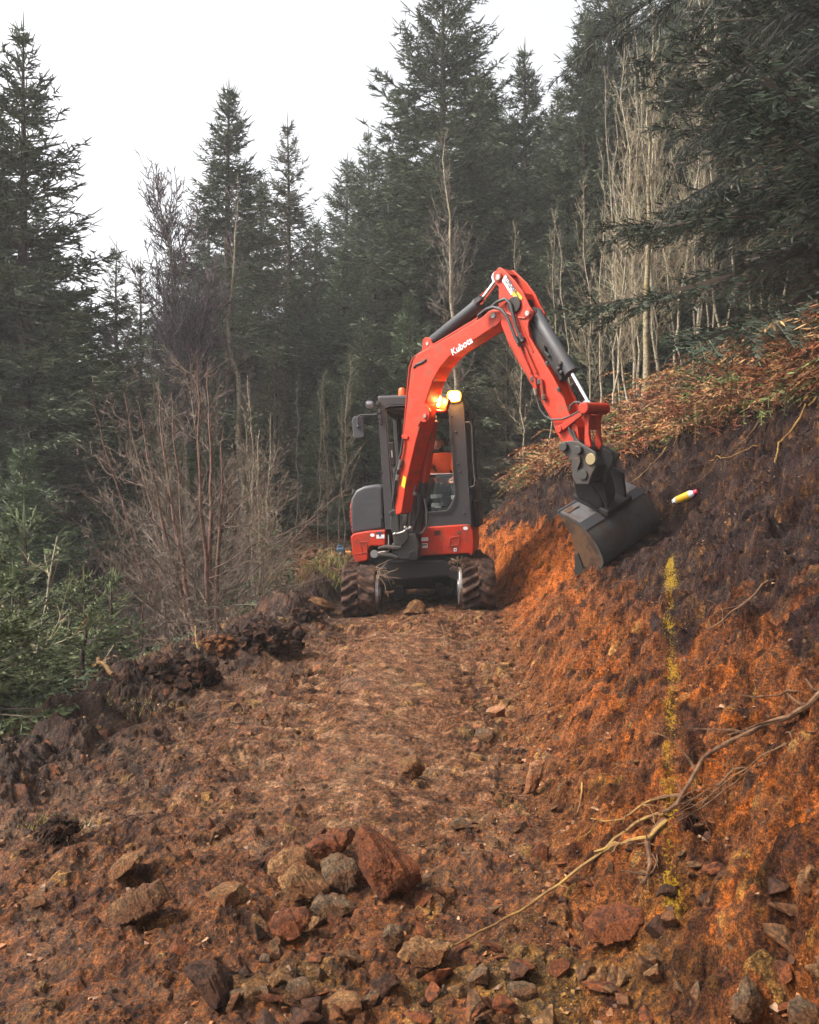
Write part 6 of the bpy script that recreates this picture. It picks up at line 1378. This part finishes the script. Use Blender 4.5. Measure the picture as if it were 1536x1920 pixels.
rocks = [(935, 1346, 46, 28, 'pale', 'pale stone on the right wheel way', 41, 0, None, .8), (905, 1392, 52, 30, 'grey', 'flat stone below the pale one on the right wheel way', 43, 0, None, .8), (1250, 1690, 50, 40, 'dark', 'dark stone below the root crown', 45, 0, None, .8),
 (1132, 1850, 36, 50, 'tan', 'small upright stone in the lower right rubble', 47, 0, .1, .7), (905, 1850, 60, 40, 'grey', 'grey stone under the long root near the bottom', 49, 10, None, .8), (560, 1880, 64, 46, 'grey', 'grey block at the bottom centre', 51, 0, None, .8), (640, 1915, 90, 50, 'tan', 'broad rock cut by the bottom edge', 53, 0, None, .8),
 (690, 1730, 60, 28, 'red', 'small red slab right of the low flat rock', 55, 0, None, .8), (600, 1140, 60, 26, 'tan', 'flat rock left of the excavator track', 57, -10, None, .8), (485, 1880, 56, 34, 'grey', 'small slab left of the grey block at the bottom', 59, -15, None, .8),
 (1015, 1615, 36, 50, 'red', 'upright red stone at the toe of the cut', 63, 0, .1, .7), (420, 1700, 90, 34, 'tan', 'tan rock half buried left of the pile', 65, -5, None, .8), (865, 1558, 46, 24, 'grey', 'grey stone on the right half of the track', 67, 0, None, .8), (60, 1700, 50, 26, 'tan', 'tan stone at the far left', 69, 0, None, .8),
 (330, 1790, 50, 30, 'red', 'small red rock above the dark hollowed one', 72, 0, None, .8), (800, 1700, 50, 30, 'red', 'red stone just right of the big boulder', 73, 0, None, .8), (980, 1880, 60, 44, 'grey', 'grey angular rock near the bottom right of centre', 74, 12, None, .8), (1240, 1760, 60, 50, 'dark', 'dark lump under the yellow sprayed soil', 75, 0, None, .8), (1050, 1840, 50, 40, 'red', 'red stone in the lower right rubble', 76, 10, None, .8), (720, 1870, 60, 50, 'dark', 'dark shaded block at the bottom centre right', 77, -12, .1, .7)]
for px, pb, w_, h_, mt, lb, sd, tl, pt, dp in rocks: rock(px, pb, w_, h_, mt, lb, sd, tilt=tl, point=pt, deep=dp, sink=.25)
# loose stones of middling size, each its own object
protos = []
for k in range(7):
    rg2 = np.random.default_rng(300 + k); Pq = unit(rg2.normal(size=(11, 3))) * np.array([1, rg2.uniform(.55, .85), rg2.uniform(.32, .55)]); pl = hull_planes(Pq); V = ico(4)[0]; rr = np.full(len(V), 9.)
    for n_k, d_k in pl:
        kk = V @ n_k; rr = np.where(kk > 1e-4, np.minimum(rr, d_k / np.maximum(kk, 1e-4)), rr)
    V = V * rr[:, None]; V = V * (1 + .035 * fbm(V[:, 0] * 4 + V[:, 2], V[:, 1] * 4 - V[:, 2], 4, k))[:, None]
    protos.append(np_mesh('stone', V * .034, ico(4)[1], [RM['red'], RM['dtan'], RM['tan'], RM['dark'], RM['dtan'], RM['grey'], RM['red']][k], False))
SL, SG = 'loose stone among many scattered over the track', 'loose stones scattered over the track'
for k in range(270):
    big = k >= 230
    if k < 130: y = 2.0 + 1.2 * rg.uniform(); x = rg.uniform(-.55, 1.1)
    elif big: y = 2.25 + .6 * rg.uniform(); x = rg.uniform(-.45, 1.05)
    else: y = 3.4 + 6 * rg.uniform() ** 1.4; x = rg.choice([float(toe(y)) - .2 + rg.normal() * .2, rg.uniform(float(edge(y)), float(toe(y)))])
    if -.5 < x < .3 and 3.9 < y < 8: continue
    s = rg.uniform(.5, 1.5) * (1.25 if y < 3 else .8 + .05 * y) * (1.35 if big else 1); o = link('stone', protos[k % 7]); tag(o, ('reddish', 'dark brown', 'tan', 'blackish', 'brown', 'greyish', 'rust red')[k % 7] + ' loose stone ' + ('in the rubble at the bottom' if y < 3.2 else 'near the toe of the cut' if x > float(toe(y)) - .6 else 'on the left side of the track' if x < float(edge(y)) + 1.2 else 'on the middle of the track') + (' well short of the excavator' if 3.2 <= y < 5.5 else ' closer to the excavator' if y >= 5.5 else ''), 'stone', SG)
    o.location = (x, y, ground(x, y) + .008 * s); o.rotation_euler = (rg.normal() * .5, rg.normal() * .5, rg.uniform(0, 6.28)); o.scale = (s, s, s)

# roots and sticks lying on the ground, given by the points they pass
def lay_stick(pts, r0, r1, mat, label, name='root', lift=.012, cat='root', wob=.3, seed=1, kids=0, klen=.12):
    rgk = random.Random(seed); P3 = [hit(*q) for q in pts]; path = []
    for i in range(len(P3) - 1):
        n = max(2, int(np.linalg.norm(P3[i + 1] - P3[i]) / .05))
        for k in range(n):
            p = P3[i] + (P3[i + 1] - P3[i]) * (k / n); path.append(p)
    path.append(P3[-1]); n = len(path); out = []
    for i, p in enumerate(path):
        p = p + np.array([rgk.gauss(0, .006), rgk.gauss(0, .006), 0]) * wob; z = max(p[2], ground(p[0], p[1])) + lift + r0 * .6; out.append(np.array([p[0], p[1], z]))
    zs = np.array([p[2] for p in out]); zsm = np.maximum(zs, np.convolve(np.pad(zs, 3, 'edge'), np.ones(7) / 7, 'valid')); 
    out = [np.array([p[0], p[1], z]) for p, z in zip(out, zsm)]
    rad = [r0 + (r1 - r0) * i / (n - 1) for i in range(n)]; mb = MB(); mb.tube(out, rad, 7)
    for k in range(kids):
        i = rgk.randrange(1, n - 1); p = out[i]; d = np.array([rgk.gauss(0, 1), rgk.gauss(0, .6), rgk.gauss(0, .6)]); d /= np.linalg.norm(d); c = [p]; L = klen * rgk.uniform(.4, 1.3)
        for q in range(4): d = d + np.array([rgk.gauss(0, .35), rgk.gauss(0, .35), rgk.gauss(-.1, .3)]); c.append(c[-1] + d / np.linalg.norm(d) * L / 4)
        mb.tube(c, [r1 * .8, r1 * .6, r1 * .5, r1 * .4, r1 * .25], 5)
    o = mb.build(name, mat, None, origin=out[0], smooth=True); tag(o, label, cat); return o
M['rootb'] = mudmat('root bark', (.03, .013, .007), (.08, .038, .018), (.14, .08, .045), 12, .6, .5)
M['rooty'] = mudmat('root bark with yellow spray', (.10, .045, .018), (.16, .09, .03), (.26, .16, .04), 10, .6, .4)
lay_stick([(1560, 1318), (1536, 1330), (1478, 1370), (1433, 1380), (1368, 1410), (1318, 1450), (1293, 1495), (1268, 1530), (1243, 1552)], .011, .008, M['rootb'], 'thick root arching from the right edge down to the root crown', seed=1, kids=14, klen=.2, lift=.03)
lay_stick([(1245, 1545), (1233, 1542), (1193, 1555), (1153, 1590), (1113, 1630), (1068, 1660), (1013, 1710), (953, 1735), (898, 1765), (833, 1795), (798, 1810)], .0075, .0035, M['rooty'], 'long thin root running down to the bottom centre', seed=2, kids=8, lift=.022)
lay_stick([(1278, 1508), (1268, 1512), (1223, 1525), (1183, 1547), (1138, 1565), (1108, 1560)], .007, .003, M['rooty'], 'short root tipped white above the long thin one', seed=3, kids=7, lift=.03)
lay_stick([(1250, 1560), (1218, 1592), (1178, 1602), (1153, 1600), (1113, 1630)], .009, .005, M['rooty'], 'curved root joining the long thin one from below', seed=4, kids=5, lift=.03)
lay_stick([(1246, 1556), (1213, 1600), (1218, 1640), (1208, 1675)], .015, .005, M['rootb'], 'dark root going straight down from the root crown', seed=5, kids=16)
for k, (a_, b2, lb) in enumerate([((1480, 1400), (1255, 1555), 'fine root strand just under the thick arching root'), ((1440, 1440), (1262, 1570), 'fine root strand second below the thick root'), ((1400, 1450), (1280, 1530), 'short fine strand between the roots'), ((1474, 1385), (1478, 1440), 'short rootlet hanging at the right')]):
    m_ = ((a_[0] + b2[0]) / 2 + 10, (a_[1] + b2[1]) / 2 - 8); lay_stick([a_, m_, b2], .003, .0018, M['rootb'], lb, seed=10 + k, kids=14, klen=.16, lift=.015)
lay_stick([(1560, 1306), (1536, 1307), (1478, 1312), (1433, 1315), (1388, 1322)], .006, .003, M['rootb'], 'thin straight rootlet above the thick root at the right edge', seed=20)
lay_stick([(1440, 1105), (1418, 1130), (1370, 1165), (1323, 1210)], .006, .004, M['rootb'], 'bare forked twig lying on the dark soil at the right', name='stick', cat='stick', seed=21, kids=2, klen=.4, lift=.03)
lay_stick([(1395, 1138), (1350, 1150), (1330, 1175), (1324, 1205)], .004, .003, M['rootb'], 'thin twig beside the forked one', name='stick', cat='stick', seed=22)
lay_stick([(1530, 760), (1460, 850), (1452, 885)], .010, .005, M['twigp'] if 'twigp' in M else M['rooty'], 'pale bracken stalk leaning on the dark bank', name='stalk', cat='stalk', seed=23, lift=.05)
lay_stick([(1440, 790), (1330, 905), (1290, 925)], .007, .004, M['rootb'], 'long brown stalk trailing down to the bottle', name='stalk', cat='stalk', seed=24, lift=.04)
lay_stick([(1093, 1480), (1088, 1510), (1083, 1537)], .005, .003, M['rooty'], 'little pale twig hanging in the cut', name='stick', cat='stick', seed=25)
lay_stick([(828, 1180), (834, 1200), (833, 1225)], .008, .004, M['rootb'], 'short dark stick standing in front of the excavator', name='stick', cat='stick', seed=26, lift=.03)
lay_stick([(212, 1302), (185, 1275), (160, 1255)], .016, .012, M['rooty'], 'broken pale stick poking from the brash at the left', name='stick', cat='stick', seed=27, lift=.10)
lay_stick([(0, 1290), (90, 1292), (165, 1300)], .007, .004, M['rooty'], 'long pale twig lying across the spruce brash', name='stick', cat='stick', seed=28, lift=.5, kids=5, klen=.3)
lay_stick([(360, 1200), (368, 1225), (372, 1240)], .010, .006, M['rooty'], 'pale splinter standing on the turf clump', name='stick', cat='stick', seed=29, lift=.08)
for k, (a_, b2) in enumerate([((1130, 905), (1080, 960)), ((1215, 740), (1120, 900)), ((1250, 850), (1180, 920)), ((1300, 800), (1236, 850)), ((1390, 750), (1310, 820)), ((1180, 800), (1100, 880)), ((1340, 700), (1230, 760)), ((1500, 720), (1440, 760)), ((1275, 780), (1262, 850)), ((1420, 850), (1330, 880))]):
    lay_stick([a_, ((a_[0] + b2[0]) / 2 + 6, (a_[1] + b2[1]) / 2), b2], .007, .004, M['rooty'], 'dry bracken stalk hanging over the lip of the cut ' + ('above the bucket', 'right of the arm', 'between the bucket and the bottle', 'above the bottle', 'right of the bottle', 'just right of the hitch', 'near the birch trunks', 'at the far right', 'beside the green fern', 'low at the far right')[k], name='stalk', cat='stalk', seed=40 + k, lift=.06)['group'] = 'dry stalks along the lip of the cut'

# clumps of dug turf with roots
def turf(px, pb, wpx, hpx, label, seed, mat):
    p = hit(px, pb); s = p[1] / FPX; w, h = wpx * s / 2, hpx * s / 2; rg_ = np.random.default_rng(seed); rgk = random.Random(seed)
    o3 = np.array([p[0], p[1] + w * .45, p[2] + h * .55]); root = empty('turf_clump', tuple(o3), label, 'turf'); VV, FF, o_ = [], [], 0; V0, F0_ = ico(3)
    for k in range(150):
        dd = unit(rg_.normal(size=3)); c = dd * np.array([w * .8, w * .6, h * .8]) * rg_.uniform(0, 1) ** .33 * (1 + .35 * float(gnoise(np.array([dd[0] * 2 + seed]), np.array([dd[1] * 2 + dd[2] * 3]), 3)[0])); r = rg_.uniform(.10, .42) * h * (1.5 if k < 20 else 1)
        if k < 20: c = c * .5
        V = rockshape(V0, rg_, 5, (1, rg_.uniform(.6, 1), rg_.uniform(.5, .9))); q = V * 3 + k; V = V * (1 + .22 * fbm(q[:, 0] + q[:, 2], q[:, 1] - q[:, 2] * .7, 4, k, .65))[:, None] * r; a = rg_.uniform(0, 6.28)
        V = V @ np.array([[math.cos(a), -math.sin(a), 0], [math.sin(a), math.cos(a), 0], [0, 0, 1]]); VV.append(V + c); FF.append(F0_ + o_); o_ += len(V)
    VV = np.concatenate(VV); link('soil', np_mesh('soil', VV, np.concatenate(FF), mat, False), root); mb = MB()
    for k in range(70):
        v = VV[rgk.randrange(len(VV))]; d = unit(v) + np.array([rgk.gauss(0, .5), rgk.gauss(0, .5), -.4]); c = [v]
        for q_ in range(4): d = unit(d + np.array([rgk.gauss(0, .5), rgk.gauss(0, .5), rgk.gauss(-.2, .4)])); c.append(c[-1] + d * rgk.uniform(.01, .035))
        mb.tube([x + o3 for x in c], [.0025, .002, .0018, .0015, .001], 4)
    mb.build('roots', M['rootb'], root); return root
M['humus'] = mudmat('dark humus', (.006, .003, .002), (.022, .009, .005), (.07, .026, .010), 14, .95, 1.0)
turf(335, 1290, 190, 80, 'large dark clump of dug turf with green moss on top, left of the track', 71, M['humus'])
turf(500, 1232, 170, 84, 'dark rooty clump of turf below the alder stems', 72, M['humus'])
turf(410, 1228, 84, 50, 'small rusty topped clump of turf at the foot of the alder', 73, mudmat('rusty turf', (.03, .010, .004), (.10, .034, .010), (.17, .065, .02), 14, .85, .9))
turf(100, 1580, 90, 56, 'grassy clod at the left of the track', 74, M['humus'])
turf(575, 1165, 70, 36, 'small dark clod near the left excavator track', 75, M['humus'])

# the marker bottle on the slope
pb_ = hit(1282, 938) + np.array([0, 0, -.02]); c0 = hit(1254, 942) + np.array([0, 0, .045]); c1 = hit(1302, 921) + np.array([0, 0, .05]); ax = unit(c1 - c0); L_ = .34; c0 = pb_ + np.array([0, 0, .05]) - ax * L_ / 2
def blathe(prof_, name, mat, parent): return MB().tube([c0 + ax * L_ * t for t, r_ in prof_], [r_ for t, r_ in prof_], 20).build(name, mat, parent, smooth=True)
bt = empty('bottle', tuple(pb_), 'white plastic bottle with yellow label and pink cap lying beside the bucket', 'bottle')
blathe([(0, .012), (.01, .016), (.10, .018), (.12, .03), (.25, .043), (.55, .043), (.75, .043), (.84, .03), (.88, .018), (.9, .018)], 'bottle_body', M['white'], bt)
blathe([(.27, .0445), (.28, .0445), (.72, .0445), (.73, .0445)], 'bottle_label', M['yellow'], bt); blathe([(.88, .024), (.89, .026), (.97, .026), (1.0, .02)], 'bottle_cap', plain('pink cap', (.6, .03, .08), .4), bt)
# cans behind the machine
def can(px, pb, wpx, hpx, y, colr_, label):
    x = at_px(px, y); z = ground(x, y); s = y / FPX; w, h = wpx * s, hpx * s; o = empty('fuel_can', (x, y, z), label, 'can'); X = np.eye(3)
    mb = MB(); mb.box((x, y, z + h * .42), (w, w * .7, h * .84)); mb.build('can_body', plain('can plastic', colr_, .45), o, bevel=.03, seg=3)
    mb = MB(); mb.tube([(x - w * .3, y, z + h * .82), (x - w * .28, y, z + h * .98), (x + w * .1, y, z + h * .98), (x + w * .14, y, z + h * .82)], .02, 8); mb.build('handle', plain('can handle', colr_, .5), o, smooth=True)
    mb = MB(); mb.cyl((x + w * .32, y, z + h * .82), (x + w * .32, y, z + h * .95), .035, 14); mb.build('cap', M['ink'], o)
can(639, 1032, 17, 24, 14.6, (.02, .05, .09), 'blue fuel can on the ground left of the excavator'); can(653, 1030, 15, 26, 14.9, (.40, .16, .03), 'orange can beside the blue one, half hidden by the excavator')
# the haze between the trees
hz = MB(); hz.box((0, 66, 12), (332, 172, 60)); mz = bpy.data.materials.new('haze'); mz.use_nodes = True; nt = mz.node_tree; nt.nodes.clear()
o_ = nt.nodes.new('ShaderNodeOutputMaterial'); pv = nt.nodes.new('ShaderNodeVolumePrincipled'); pv.inputs['Color'].default_value = (.93, .94, .97, 1); pv.inputs['Density'].default_value = .0018; pv.inputs['Anisotropy'].default_value = .2
nt.links.new(pv.outputs[0], o_.inputs['Volume']); tag(hz.build('haze', mz), 'thin pale mist hanging in the forest air', 'haze', kind='stuff')
